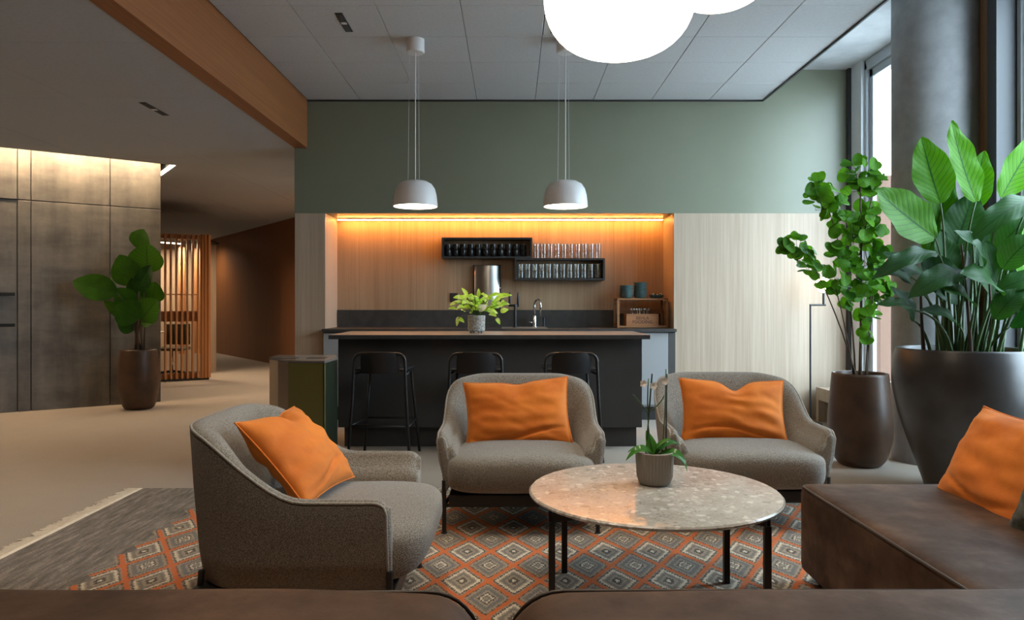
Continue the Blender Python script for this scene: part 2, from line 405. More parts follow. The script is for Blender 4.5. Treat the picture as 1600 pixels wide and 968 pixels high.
struct(box('ceiling_slab', 'slab_concrete', 2.60, 3.9, -3.2, WY, 3.60, 3.80), 'raw concrete slab strip above the windows')
# --- wooden bulkhead beam
struct(box('trim_4', 'beam_wood', -2.241, -2.109, -3.2, WY - .002, 2.795, 3.45), 'orange brown wooden bulkhead between the two ceilings')
# --- low ceiling of the left hall, in tiles, with the light slot round the concrete wall
WU = Vector((.809, .588)); WN = Vector((.588, -.809)); WE = Vector((-4.28, 8.90))       # concrete wall: along, out of face, end point
def uv_of(p): d = Vector(p) - WE; return d.dot(WU), d.dot(WN)
def clip(poly, nrm, off):                          # keep nrm.p <= off
    out = []
    for i in range(len(poly)):
        a, b_ = Vector(poly[i]), Vector(poly[(i + 1) % len(poly)]); da, db = nrm.dot(a) - off, nrm.dot(b_) - off
        if da <= 0: out.append(a)
        if da * db < 0: out.append(a + (b_ - a) * (da / (da - db)))
    return out
lc = struct(box('ceiling_low', 'ceiling_void', -11, -2.245, -3.2, 23, 3.35, 3.5), 'lower ceiling over the left hall, grey tiles toned darker as shade')
def low_tile(poly, stuff=False):
    regs = []
    f0, b0, e0 = WN.dot(WE) + .56, WN.dot(WE) - .33, WU.dot(WE) + .06
    regs.append(clip(poly, -WN, -f0))                                        # in front of the slot
    r = clip(poly, WN, f0); regs.append(clip(r, -WU, -e0) if len(r) > 2 else [])   # right of it
    r = clip(r, WU, e0) if len(r) > 2 else []; regs.append(clip(r, WN, b0) if len(r) > 2 else [])
    for g in regs:
        if len(g) < 3: continue
        c = sum(g, Vector((0, 0))) / len(g); g = [c + (p - c) * (1 - .002 / max(.05, (p - c).length)) for p in g]
        o = MB().prism([tuple(p) for p in g], 2.80, 2.83).build('ceiling_tile', 'ceiling_tile_shaded', lc)
        if stuff: o['kind'] = 'stuff'
tw = 1.2
for i in range(6):
    for j in range(9):
        x1 = -2.245 - i * tw; y0 = 3.3 + j * tw
        low_tile([(x1 - tw, y0), (x1, y0), (x1, y0 + tw), (x1 - tw, y0 + tw)])
low_tile([(-11, -3.2), (-2.245, -3.2), (-2.245, 3.3), (-11, 3.3)], True)
low_tile([(-11, 14.1), (-2.245, 14.1), (-2.245, 23), (-11, 23)], True)
low_tile([(-11, 3.3), (-9.445, 3.3), (-9.445, 14.1), (-11, 14.1)], True)
rz_w = math.atan2(.588, .809)
# --- concrete wall (panels as its pieces), local frame: x along to the right end, -y out of the face
cw = struct(MB().box(-4.4, 0, .03, .28, 0, 3.34).build('wall_left', 'concrete'), 'board marked concrete wall with cast panels')
cw.location = (WE.x, WE.y, 0); cw.rotation_euler = (0, 0, rz_w)
js = [0, .55, 1.328, 1.452, 2.6, 4.38]
for i in range(5):
    for z0, z1 in ((0.0, 2.336), (2.344, 3.33)):
        a, b_ = -js[i + 1] + .004, -js[i] - .004
        dy = .012 if i == 3 and z0 == 0 else 0
        box('panel', 'concrete', a, b_, dy, .05, z0, z1, cw, bevel=.004, seg=1)
for z in (1.28, .94):
    box('slot_rail', 'black_metal', -2.5, -1.475, -.012, .014, z, z + .035, cw)
# warm light in the slot above the wall
t = thing('led_strip', 'warm cove light glowing along the top of the concrete wall', 'light', (WE.x, WE.y, 0), rz_w)
box('profile', 'white_metal', -4.4, .02, -.19, -.13, 2.965, 2.985, t); box('diffuser', 'led_warm', -4.4, .02, -.185, -.135, 2.955, 2.965, t)
box('bracket', 'ceiling_tile_shaded', -4.4, .055, -.556, -.54, 2.83, 3.34, t)
t = thing('led_edge_strip', 'short white glowing strip in the ceiling slot past the concrete wall', 'light', (WE.x, WE.y, 0), rz_w)
box('diffuser', 'led_edge', .035, .058, -.55, .31, 2.806, 2.84, t); box('side_board', 'ceiling_void', .058, .075, -.55, .31, 2.831, 3.34, t)
# --- brown wall at the end of the hall, far walls, room shell
bw = struct(MB().box(0, 9.42, 0, .15, 0, 2.80).build('wall_end', 'brown_wall'), 'dark orange brown wooden wall at the end of the hall')
bw.location = (-1.79, 10.80, 0); bw.rotation_euler = (0, 0, math.atan2(4.4, -3.29))
struct(box('wall_far', 'plaster', -11, 3.6, 22.8, 23, 0, 3.5), 'pale wall far down the hall')
struct(box('wall_side', 'plaster', -11.1, -10.9, -3.2, 23, 0, 3.5), 'pale wall on the far left side')
struct(box('wall_rear', 'brown_wall', -11, 3.9, -3.3, -3.2, 0, 3.8), 'dark brown wall behind the sofas')  # out of view; wood darkened to cut light bounced onto the armchairs
struct(box('wall_passage', 'plaster', -2.0, -1.9, WY + .75, 23, 0, 3.5), 'wall behind the kitchen')
# --- window wall on the right (X = 3.5)
def bay(n, y0, y1, label):
    w = struct(MB().box(3.50, 3.54, y1 - .045, y1, .36, 3.58).box(3.50, 3.54, y0, y0 + .045, .36, 3.58)
               .box(3.50, 3.54, y0, y1, .34, .40).box(3.50, 3.54, y0, y1, 3.50, 3.60).build('window_%d' % n, 'frame_grey', bevel=.004, seg=1), label)
    sa_ = MB().box(3.53, 3.57, y1 - .11, y1 - .045, .40, 3.5).box(3.53, 3.57, y0 + .045, y0 + .11, .40, 3.5).box(3.53, 3.57, y0, y1, .40, .46).box(3.53, 3.57, y0, y1, 3.42, 3.50).build('sash', 'frame_grey', w, bevel=.004, seg=1)
    box('pane', 'window_glass', 3.548, 3.554, y0 + .1, y1 - .1, .45, 3.44, sa_)
struct(box('wall_return', 'panel_grey', 3.47, 3.62, 7.25, WY, 0, 3.62), 'grey metal panel between oak wall and window')
struct(box('trim_5', 'frame_dark', 3.44, 3.475, WY - .055, WY - .001, 0, 3.6), 'dark corner profile beside the window')
bay(1, 5.50, 7.25, 'tall grey framed window behind the round leafed tree')
bay(2, 3.55, 5.06, 'tall grey framed window right of the concrete column')
struct(box('wall_right', 'brown_wall', 3.47, 3.62, -3.2, 3.49, .345, 3.6), 'solid wall beside the sofa backs')
struct(box('trim_6', 'mullion_wood', 3.43, 3.62, 5.16, 5.46, .34, 3.6), 'brown wooden mullion right of the concrete column')
struct(box('trim_7', 'frame_dark', 3.36, 3.62, 5.06, 5.16, .34, 3.6), 'dark metal mullion beside the wooden one')
for k, y in enumerate((3.52,)): struct(box('trim_%d' % (8 + k), 'frame_dark', 3.44, 3.62, y - .03, y + .03, .34, 3.6), 'dark metal mullion')
struct(box('wall_window_foot', 'panel_grey', 3.5, 3.62, -3.2, WY, 0, .345), 'low wall under the windows')
# long wooden sill bench
t = thing('window_bench', 'low oak bench sill running under the windows', 'bench', (0, 0, 0))
box('board', 'oak', 3.10, 3.50, 5.87, 7.44, .30, .345, t, bevel=.004); box('fascia', 'oak', 3.10, 3.125, 5.87, 7.44, .22, .30, t)
box('end_panel', 'oak', 3.10, 3.20, 7.38, 7.44, 0, .22, t)
for y in (5.92, 6.6): box('support', 'oak', 3.14, 3.2, y - .03, y + .03, 0, .22, t)
t = thing('radiator', 'dark convector pipes under the window bench', 'radiator', (0, 0, 0))
for z in (.06, .11, .16):
    MB().tube([(3.3, 5.95, z), (3.3, 7.3, z)], .02, 8).build('pipe', 'frame_dark', t, smooth=True)
for y in (6.1, 7.0): box('foot', 'frame_dark', 3.28, 3.32, y, y + .04, 0, .05, t)
# concrete column
struct(MB().lathe([(.295, 0), (.295, 3.6)], 64, 3.215, 5.55).build('column', 'column_concrete', smooth=True, angle=.7), 'round raw concrete column by the windows')
# outside
struct(box('ground', 'paving', 3.62, 90, -40, 60, -.3, -.2), 'pale paving outside the windows')
t = thing('building', 'pale building with a salmon pier seen through the window', 'building', (0, 0, 0))
box('pier', 'facade', 4.04, 4.17, 8.0, 8.35, -.2, 2.6, t); box('wall', 'white_render', 12, 14, 9, 40, -.2, 9, t)
hd = tag(MB().box(0, 5.6, 0, .01, 0, .01).build('hedge', 'hedge'), 'grey green clipped planting outside the window', 'hedge')
hv = MB()
for i in range(900):
    c = Vector((random.uniform(0, 6), random.uniform(0, 1.6), random.uniform(0, 1.15))); a = random.uniform(0, 6.3); s = random.uniform(.06, .14)
    d = Vector((math.cos(a), math.sin(a), random.uniform(-.5, .9))) * s; e2 = d.orthogonal().normalized() * s * .3
    hv.add([c - d, c + e2, c + d, c - e2], [(0, 1, 2, 3)])
me = hd.data; hd.data = bpy.data.meshes.new('hedge'); hd.data.from_pydata([tuple(p) for p in hv.v], [], hv.f); hd.data.materials.append(MATS['hedge']); hd.location = (4.75, 9.3, -.2); hd.rotation_euler = (0, 0, .5); hd['kind'] = 'stuff'

# ================================================================== HALL ON THE LEFT
# slatted booth: two straight runs of vertical slats and what stands inside
t = thing('slatted_booth', 'meeting booth screened by vertical orange brown wooden slats', 'booth', (0, 0, 0))
A = Vector((-5.95, 10.72)); Bc = Vector((-4.90, 11.42)); d = (Bc - A).normalized()
slat = None; k = 0; L = (Bc - A).length
while k * .078 < L:
    p = A + d * (k * .078)
    if slat is None: slat = MB().box(-.013, .013, -.03, .03, .035, 2.27).build('slat', 'slat_wood', t, bevel=.003, seg=1); o = slat
    else: o = slat.copy(); COL.objects.link(o)
    o.location = (p.x, p.y, 0); o.rotation_euler = (0, 0, math.atan2(d.y, d.x)); k += 1
def railing(name, z0, z1, off=.034, th=.02, mat='slat_wood'):
    n_ = Vector((-d.y, d.x)); q = [A + n_ * off, Bc + n_ * off, Bc + n_ * (off + th), A + n_ * (off + th)]
    return MB().prism([tuple(p) for p in q], z0, z1).build(name, mat, t)
railing('top_rail', 2.20, 2.27); railing('bottom_rail', .035, .12); railing('middle_rail', .92, 1.08); railing('thin_rail', 1.33, 1.345)
p = Bc + d * .05
for q in (0, .055, .11):
    MB().box(-.02, .02, -.04, .04, .03, 2.28).build('corner_post', 'slat_wood', t, bevel=.003).location = (p.x + d.x * q * .8, p.y + d.y * q, 0)
floorp = MB().prism([tuple(A), tuple(Bc + d * .15), (-5.3, 12.6), (-7.0, 12.2)], .004, .034).build('platform', 'plinth_dark', t)
# interior back wall of the booth and hanging orange panels
bk = MB().prism([(-7.4, 12.35), (-5.25, 12.95), (-5.28, 13.03), (-7.45, 12.42)], 0, 2.24).build('back_wall', 'oak', t)
for (px_, py_) in ((-5.62, 12.3), (-5.42, 12.45)): box('hanging_panel', 'slat_wood', px_, px_ + .1, py_, py_ + .03, .35, 2.15, t)
MB().prism([(-6.2, 10.72), (-4.93, 11.54), (-5.2, 12.95), (-7.4, 12.35)], 2.245, 2.268).build('roof_board', 'plinth_dark', t)
dl = thing('led_strip', 'thin warm light line inside the slatted booth', 'light', (-5.45, 11.75, 2.16)); box('diffuser', 'lamp_glow', -.3, .12, -.02, .02, 0, .015, dl).rotation_euler = (0, 0, .9); box('profile', 'black_metal', -.3, .12, -.025, .025, .015, .03, dl).rotation_euler = (0, 0, .9)
MB().tube([(0, 0, .03), (0, 0, .085)], .004, 6).build('hanger', 'black_metal', dl)
sl = bpy.data.lights.new('booth_light', 'AREA'); sl.shape = 'RECTANGLE'; sl.size = .5; sl.size_y = .05; sl.energy = 40; sl.color = (1, .74, .48)
so = bpy.data.objects.new('booth_light', sl); COL.objects.link(so); so.parent = dl; so.location = (-.2, .35, -.005)
tb = thing('meeting_table', 'pale round table top half hidden behind the booth slats', 'table', (-5.95, 11.55, .034))
MB().lathe([(0, .69), (.40, .69), (.41, .70), (.41, .715), (0, .72)], 32).build('table_top', 'plaster', tb, smooth=True, angle=.6); MB().lathe([(.24, 0), (.24, .015), (.03, .03), (.03, .69)], 24).build('pedestal', 'black_metal', tb, smooth=True, angle=.6)
ch = thing('swivel_chair', 'dark office chair base behind the booth slats', 'chair', (-5.42, 11.62, .034))
for k in range(5):
    a = k * 2 * PI / 5 + .2; MB().tube([(0, 0, .09), (.28 * math.cos(a), .28 * math.sin(a), .06)], [.02, .012], 8).lathe([(.0, 0), (.025, .005), (.03, .03), (.025, .055), (0, .06)], 10, .28 * math.cos(a), .28 * math.sin(a)).build('leg', 'black_metal', ch, smooth=True)
MB().tube([(0, 0, .06), (0, 0, .42)], .022, 10).build('gas_lift', 'chrome', ch, smooth=True)
box('seat', 'dark_green_cloth', -.22, .22, -.22, .22, .42, .47, ch, bevel=.03, seg=3, smooth=True); box('backrest', 'dark_green_cloth', -.2, .2, .20, .24, .5, .84, ch, bevel=.02, seg=3, smooth=True)
# downlights in the hall ceiling
for x, y, pw, lb in ((-2.7, 10.0, 150, 'round recessed downlight in the hall ceiling behind the kitchen wall'), (-3.2, 11.7, 130, 'round recessed downlight deep in the hall near the brown wall'),
                 (-3.6, 3.5, 115, 'round recessed downlight in the low ceiling beside the bulkhead'), (-4.9, 5.2, 30, 'round recessed downlight in the low ceiling before the concrete wall'), (-7.6, 17.0, 120, 'round recessed downlight near the far end of the hall'), (-8.7, 20.6, 200, 'round recessed downlight at the very end of the hall')):
    t = thing('downlight', lb, 'light', (x, y, 2.80))
    MB().lathe([(.075, -.003), (.075, 0), (.055, 0), (.055, -.003), (.075, -.003)], 24).build('ring', 'black_metal', t); MB().lathe([(0, -.001), (.054, -.001)], 24).build('lens', 'spot_glow', t)
    sl = bpy.data.lights.new('downlight_beam', 'SPOT'); sl.energy = pw; sl.color = (1, .78, .56); sl.spot_size = 2.7 if y > 9 else 1.65; sl.spot_blend = .8; sl.shadow_soft_size = .05
    so = bpy.data.objects.new('downlight_beam', sl); COL.objects.link(so); so.parent = t; so.location = (0, 0, -.02)
box('plate', 'black_plastic', -.04, .04, -.008, 0, -.06, .06, tag(thing('wall_socket', 'small black socket low on the brown wall', 'socket', (-7.02, 17.775, .36), math.atan2(4.4, -3.29) + PI), 'small black socket low on the brown wall', 'socket'))
# ceiling slots
def diffuser_slot(x, y, z, L, rz, label):
    t = thing('air_diffuser', label, 'air vent', (x, y, z), rz)
    MB().box(-.028, .028, -L / 2, L / 2, -.004, 0).build('frame', 'shelf_black', t)
    for s in (-1, 1): box('slot', 'ceiling_void', -.02, .02, s * L / 4 - L / 4 + .012, s * L / 4 + L / 4 - .012, -.007, -.004, t)
    box('bridge', 'white_metal', -.02, .02, -.02, .02, -.008, -.004, t)
diffuser_slot(-1.255, 5.45, 3.29, .36, 0, 'narrow black slot diffuser in the grey tiled ceiling')
diffuser_slot(-2.955, 6.03, 2.80, .40, 0, 'narrow black slot diffuser in the low shaded ceiling')

# ================================================================== KITCHEN
bx = [-1.925 + i * (3.593 / 6) for i in range(7)]
names = ['leftmost grey base cabinet in the kitchen niche', 'grey base cabinet second from the left behind the bar', 'grey base cabinet third from the left behind the bar', 'grey sink cabinet below the chrome tap', 'grey base cabinet second from the right behind the bar', 'rightmost light grey base cabinet beside the bar end']
for i in range(6):
    t = thing('base_cabinet', names[i], 'cabinet', (bx[i], 7.44, 0), group='grey base cabinets of the kitchen niche')
    w = bx[i + 1] - bx[i]
    box('body', 'cabinet_grey', .002, w - .002, .02, .59, .14, .905, t); box('plinth', 'plinth_dark', .002, w - .002, .06, .10, 0, .14, t)
    if i == 5:
        box('door', 'cabinet_grey', .002, w - .075, 0, .019, .16, .895, t, bevel=.002); box('filler', 'bar_panel', w - .072, w - .002, 0, .019, .16, .895, t)
    else: box('door', 'cabinet_grey', .002, w - .002, 0, .019, .16, .895, t, bevel=.002)
    box('grip_rail', 'plinth_dark', .002, w - .002, .005, .02, .896, .904, t)
t = thing('worktop', 'dark stone worktop with upstand at the back of the niche', 'worktop', (0, 0, 0))
box('slab', 'stone_dark', -1.93, 1.672, 7.40, nb - .002, .906, .936, t, bevel=.002); box('backsplash', 'stone_dark', -1.922, 1.665, nb - .022, nb - .002, .936, 1.124, t)
# sink, taps
t = thing('sink', 'stainless steel sink rim set into the worktop', 'sink', (.13, 7.72, .936))
MB().box(-.24, .24, -.2, -.185, 0, .006).box(-.24, .24, .185, .2, 0, .006).box(-.24, -.225, -.185, .185, 0, .006).box(.225, .24, -.185, .185, 0, .006).build('rim', 'steel', t); box('basin', 'steel', -.225, .225, -.185, .185, 0, .002, t)
t = thing('chrome_tap', 'chrome gooseneck kitchen tap beside the sink', 'tap', (.245, 7.94, .938))
MB().lathe([(.028, 0), (.028, .012), (.02, .016), (.02, .12), (.014, .13), (.0, .131)], 20).build('body', 'chrome', t, smooth=True, angle=.6)
MB().tube([(0, 0, .12)] + [(0, 0, .23)] + [(0.0 + .045 * (1 - math.cos(a)) * .7, -.045 * (1 - math.cos(a)), .24 + .06 * math.sin(a)) for a in [PI * k / 10 for k in range(11)]] + [(.063, -.09, .12)], .011, 10).build('spout', 'chrome', t, smooth=True)
MB().tube([(-.018, 0, .05), (-.06, -.01, .055)], .008, 8).build('lever', 'chrome', t, smooth=True)
t = thing('black_tap', 'tall black tower tap with two upright handles', 'tap', (.035, 7.90, .938))
MB().lathe([(.024, 0), (.024, .01), (.014, .014), (.014, .24), (.012, .25), (0, .251)], 16).build('column', 'black_plastic', t, smooth=True, angle=.6)
MB().tube([(-.06, 0, .235), (.03, 0, .235)], .012, 8).build('crossbar', 'black_plastic', t, smooth=True)
for x in (-.06, .03): MB().lathe([(0, .22), (.012, .225), (.013, .31), (.007, .37), (0, .385)], 12, x).build('handle', 'black_plastic', t, smooth=True)
t = thing('soap_dispenser', 'small black soap dispenser right of the chrome tap', 'dispenser', (.345, 7.93, .936)); MB().lathe([(0, 0), (.013, 0), (.013, .10), (0, .103)], 12).build('body', 'black_plastic', t, smooth=True, angle=.6); MB().tube([(0, 0, .1), (0, -.03, .115)], .006, 6).build('spout', 'black_plastic', t)
# steel paper towel dispenser, socket
t = thing('towel_dispenser', 'brushed steel towel dispenser on the oak niche wall', 'dispenser', (-.275, nb, 1.14))
cv = [(-.14, 0), (-.14, -.05)] + [(-.14 + .28 * k / 10, -.05 - .05 * math.sin(PI * k / 10)) for k in range(1, 10)] + [(.14, -.05), (.14, 0)]
MB().prism(cv, 0, .47).build('cover', 'steel', t, smooth=True, angle=.6, bevel=.004, seg=1); box('back_plate', 'black_plastic', -.155, .155, -.012, 0, -.01, .48, t); MB().lathe([(0, 0), (.012, 0), (.012, .01), (0, .01)], 12, .155, -.03, .22).build('lock', 'chrome', t)
t = thing('wall_socket', 'black double socket on the oak niche wall left of the plant', 'socket', (-.64, nb, 1.26)); box('plate', 'black_plastic', -.042, .042, -.012, 0, -.05, .05, t, bevel=.004)
for z in (-.024, .024): MB().box(-.018, .018, -.014, -.011, z - .016, z + .016).build('outlet', 'plinth_dark', t)
# black box shelves
def shelf(x0, x1, z0, z1, label):
    t = thing('box_shelf', label, 'shelf', (x0, nb - .19, z0)); w, h, th = x1 - x0, z1 - z0, .02
    box('board', 'shelf_black', 0, w, 0, .19, 0, th, t, bevel=.001); box('board', 'shelf_black', 0, w, 0, .19, h - th, h, t, bevel=.001)
    box('side', 'shelf_black', 0, th, 0, .19, th, h - th, t); box('side', 'shelf_black', w - th, w, 0, .19, th, h - th, t)
shelf(-.758, .218, 1.6825, 1.905, 'upper black box shelf holding black mugs'); shelf(.030, 1.0, 1.4455, 1.6825, 'lower black box shelf holding clear tumblers')
sy = nb - .11
def cup_mesh(name, r, h, prof, mat):
    o = MB().lathe(prof, 18).build(name, mat, None, smooth=True, angle=.8); return o
def mug(): 
    o = MB().lathe([(0, 0), (.028, 0), (.033, .006), (.034, .066), (.031, .067), (.030, .01), (0, .008)], 18).build('mug', 'mug_black', smooth=True, angle=.8)
    hd_ = MB().tube([(.033, 0, .055), (.05, 0, .052), (.054, 0, .035), (.05, 0, .018), (.033, 0, .014)], .005, 6).build('handle', 'mug_black', o, smooth=True); return o
def tumbler(): return MB().lathe([(0, 0), (.026, 0), (.031, .004), (.035, .078), (.0325, .078), (.0285, .01), (0, .010)], 18).build('tumbler', 'tumbler_glass', smooth=True, angle=.8)
mg = None; gl = None
def ordl(k, n): return ('leftmost' if k == 0 else 'rightmost' if k == n - 1 else ORD[k] + ' from left')
for k in range(11):
    for tier, tn in enumerate(('bottom', 'top')):
        if mg is None: mg = mug(); o = mg
        else: o = copy_tree(mg)
        o.location = (-.695 + k * .0815, sy + random.uniform(-.01, .01), 1.7026 + tier * .0685); o.rotation_euler = (0, 0, 1.2 + random.uniform(-.5, .5))
        tag(o, 'black mug in upper box shelf, %s of the %s tier' % (ordl(k, 11), tn), 'mug', 'black mugs on the upper shelf')
def glasses(n, x0, dx, z, where, grp):
    global gl
    for k in range(n):
        for tier, tn in enumerate(('bottom', 'top')):
            if gl is None: gl = tumbler(); o = gl
            else: o = gl.copy(); COL.objects.link(o)
            o.location = (x0 + k * dx, sy + random.uniform(-.008, .008), z + tier * .0790)
            tag(o, 'tumbler %s, %s of %s tier' % (where, ordl(k, n), tn), 'glass', grp)
glasses(10, .265, .0745, 1.6828, 'on top of lower box shelf', 'glasses on top of the lower shelf')
glasses(12, .095, .0760, 1.4658, 'inside lower box shelf', 'glasses inside the lower shelf')
# wooden rack with bowls and crate
t = thing('wooden_rack', 'small open wooden rack on the worktop at the niche side', 'rack', (1.37, 7.79, .936))
for sx_ in (-1, 1):
    for yy in (-.13, .13): box('post', 'rack_wood', sx_ * .255 - .012, sx_ * .255 + .012, yy - .012, yy + .012, 0, .31, t)
for z in (.006, .295): box('shelf_board', 'rack_wood', -.267, .267, -.145, .145, z, z + .018, t, bevel=.002)
box('back_rail', 'rack_wood', -.243, .243, .12, .132, .15, .2, t)
zt = .936 + .3135
bw_ = None
for sx_, n, nm in ((1.215, 4, 'left'), (1.365, 5, 'middle')):
    for k in range(n):
        if bw_ is None: bw_ = MB().lathe([(0, 0), (.045, 0), (.062, .012), (.073, .045), (.070, .046), (.058, .016), (0, .008)], 24).build('bowl', 'bowl_teal', smooth=True, angle=.8); o = bw_
        else: o = bw_.copy(); COL.objects.link(o)
        o.location = (sx_, 7.76, zt + k * .031)
        tag(o, 'dark teal bowl in the %s stack on the wooden rack, %s' % (nm, 'bottom one' if k == 0 else 'topmost' if k == n - 1 else ORD[k] + ' from bottom'), 'bowl', 'teal bowls on the wooden rack')
o = bw_.copy(); COL.objects.link(o); o.location = (1.535, 7.75, zt); o.scale = (1.1, 1.1, .8); tag(o, 'shallow dark bowl filled with brown pods on the wooden rack', 'bowl')
for k in range(9):
    a = k * 2.4; r = .018 * math.sqrt(k); c = MB().lathe([(0, -.016), (.013, -.01), (.017, 0), (.013, .01), (0, .016)], 10).build('coffee_pod', 'planter_brown' if k % 2 else 'cutlery', smooth=True)
    c.location = (1.535 + r * math.cos(a), 7.75 + r * math.sin(a), zt + .028 + random.uniform(0, .012)); c.rotation_euler = (random.random(), random.random(), 0)
    tag(c, 'small %s capsule in the shallow bowl, %s from its centre' % ('brown' if k % 2 else 'silver', ORD[k]), 'capsule', 'capsules in the shallow bowl')
t = thing('wooden_crate', 'small wooden crate with dark lettering inside the rack', 'crate', (1.37, 7.76, .9605))
fb_ = box('front_board', 'crate_wood', -.17, .17, -.10, -.088, 0, .125, t, bevel=.002); box('back_board', 'crate_wood', -.17, .17, .088, .10, 0, .125, t); box('base_board', 'crate_wood', -.158, .158, -.088, .088, 0, .01, t)
for s in (-1, 1): box('side_board', 'crate_wood', min(s * .17, s * .158), max(s * .17, s * .158), -.088, .088, 0, .125, t)
for k, (tx, sz, z) in enumerate((('BEHLA', .046, .066), ('FOODING', .046, .026))):
    cu = bpy.data.curves.new('lettering', 'FONT'); cu.body = tx; cu.size = sz; cu.align_x = 'CENTER'; cu.extrude = .0006
    tmp = bpy.data.objects.new('tmp_text', cu); COL.objects.link(tmp); bpy.context.view_layer.update()
    me = bpy.data.meshes.new_from_object(tmp.evaluated_get(bpy.context.evaluated_depsgraph_get())); bpy.data.objects.remove(tmp)
    me.materials.clear(); o = link('lettering', me, 'ink', fb_); o.location = (0, -.1008, z); o.rotation_euler = (PI / 2, 0, 0); o['label'] = 'dark stencilled lettering'
for k in range(8):
    x = -.10 + k * .026; o = MB().tube([(0, 0, 0), (random.uniform(-.03, .03), 0, .15 + random.uniform(0, .02))], [.004, .003], 6).lathe([(0, .0), (.012, .01), (.009, .026), (0, .03)], 8, 0, 0, .145).build('spoon', 'cutlery', smooth=True)
    o.location = (1.37 + x, 7.77 + random.uniform(-.03, .03), .9715); tag(o, 'metal spoon sticking out of the wooden crate, %s' % ordl(k, 8), 'spoon', 'cutlery in the wooden crate')
# bar island
t = thing('bar_island', 'long charcoal bar counter with thin overhanging top', 'bar counter', (0, 0, 0))
box('front_panel', 'bar_panel', -1.437, 1.074, 6.03, 6.05, .17, .905, t, bevel=.001); box('body', 'bar_panel', -1.437, 1.074, 6.052, 6.62, .17, .905, t)
box('plinth', 'bar_panel', -1.40, 1.04, 6.10, 6.56, 0, .168, t); box('counter_top', 'bar_top', -1.473, 1.108, 5.86, 6.69, .911, .941, t, bevel=.001)
box('top_edge', 'stone_dark', -1.474, 1.109, 5.858, 6.691, .906, .9105, t); box('edge_band', 'stone_dark', -1.474, 1.109, 5.856, 5.8595, .911, .9385, t)

# bar stools
def make_stool():
    t = thing('bar_stool', '', 'stool')
    pts = [(-.235, -.22, 0), (-.198, -.19, .70)]
    hoop = [(-.235, -.235, 0), (-.205, -.215, .48), (-.195, -.21, .72)]
    for k in range(7):
        a = PI - k * PI / 12; hoop.append((-.135 + .06 * math.cos(a), -.21, .755 + .06 * math.sin(a)))
    hoop += [(-x, y, z) for x, y, z in hoop[::-1]]
    MB().tube(hoop, .0115, 8).build('back_hoop', 'black_metal', t, smooth=True)
    for s in (-1, 1):
        MB().tube([(s * .225, .215, 0), (s * .165, .165, .675)], .0115, 8).build('leg', 'black_metal', t, smooth=True)
        MB().tube([(s * .2, -.21, .655), (s * .168, .16, .668)], .009, 8).build('seat_rail', 'black_metal', t, smooth=True)
        MB().tube([(s * .222, -.222, .27), (s * .20, .197, .27)], .009, 8).build('foot_rail', 'black_metal', t, smooth=True)
    MB().tube([(-.20, .197, .27), (.20, .197, .27)], .009, 8).build('foot_rail', 'black_metal', t, smooth=True)
    MB().tube([(-.222, -.222, .27), (.222, -.222, .27)], .009, 8).build('foot_rail', 'black_metal', t, smooth=True)
    box('seat', 'black_plastic', -.20, .20, -.19, .20, .680, .700, t, bevel=.009, seg=3, smooth=True)
    vs = []; fs = []; nx, nz = 12, 8
    for side in (0, 1):
        for j in range(nz + 1):
            for i in range(nx + 1):
                u = i / nx * 2 - 1; v = j / nz
                zt_ = .665 + v * (.163 - .018 * abs(u) ** 6); vs.append((u * .148 * (1 - .06 * v ** 4), -.190 - .05 * (1 - u * u) - (.02 * v) + side * .007, zt_))
    m_ = (nx + 1) * (nz + 1)
    for side in (0, 1):
        for j in range(nz):
            for i in range(nx):
                a = side * m_ + j * (nx + 1) + i; q = (a, a + 1, a + nx + 2, a + nx + 1); fs.append(q if side == 0 else q[::-1])
    for i in range(nx):
        fs.append((i, m_ + i, m_ + i + 1, i + 1)); a = nz * (nx + 1) + i; fs.append((a, a + 1, m_ + a + 1, m_ + a))
    for j in range(nz):
        a = j * (nx + 1); fs.append((a, a + nx + 1, m_ + a + nx + 1, m_ + a)); a += nx; fs.append((a, m_ + a, m_ + a + nx + 1, a + nx + 1))
    MB().add(vs, fs).build('backrest', 'black_plastic', t, smooth=True, angle=.8)
    return t
st0 = make_stool()
for k, (x, rz, lb) in enumerate(((-.985, -.06, 'black metal bar stool nearest the olive green cabinet'), (-.272, 0.0, 'black metal bar stool in the middle of the three'), (.44, .03, 'black metal bar stool nearest the right end of the bar'))):
    o = st0 if k == 0 else copy_tree(st0)
    o.location = (x, 5.70, 0); o.rotation_euler = (0, 0, rz); tag(o, lb, 'stool', 'bar stools at the island')

# olive sorting cabinet left of the bar
t = thing('sorting_cabinet', 'faceted olive green cabinet with glossy top left of the bar', 'cabinet', (0, 0, 0))
pl = [(-1.835, 5.52), (-1.735, 5.41), (-1.595, 5.20), (-1.325, 5.16), (-1.315, 5.50), (-1.40, 5.80), (-1.86, 5.80)]
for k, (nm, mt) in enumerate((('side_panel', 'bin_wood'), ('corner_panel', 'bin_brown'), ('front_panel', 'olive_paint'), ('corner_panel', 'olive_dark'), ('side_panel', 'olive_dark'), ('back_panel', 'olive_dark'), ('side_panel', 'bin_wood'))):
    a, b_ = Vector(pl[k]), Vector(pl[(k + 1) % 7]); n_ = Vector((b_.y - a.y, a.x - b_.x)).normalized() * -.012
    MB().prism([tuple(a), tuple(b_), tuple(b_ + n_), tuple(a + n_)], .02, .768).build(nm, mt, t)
MB().prism(pl, .77, .785).build('top', 'bin_top', t)
MB().prism([(x * .96 - .06, (y - 5.5) * .9 + 5.51) for x, y in pl], 0, .02).build('plinth', 'plinth_dark', t)
for x in (-1.68, -1.46): box('slot_opening', 'plinth_dark', x - .07, x + .07, 5.42, 5.52, .7851, .787, t)

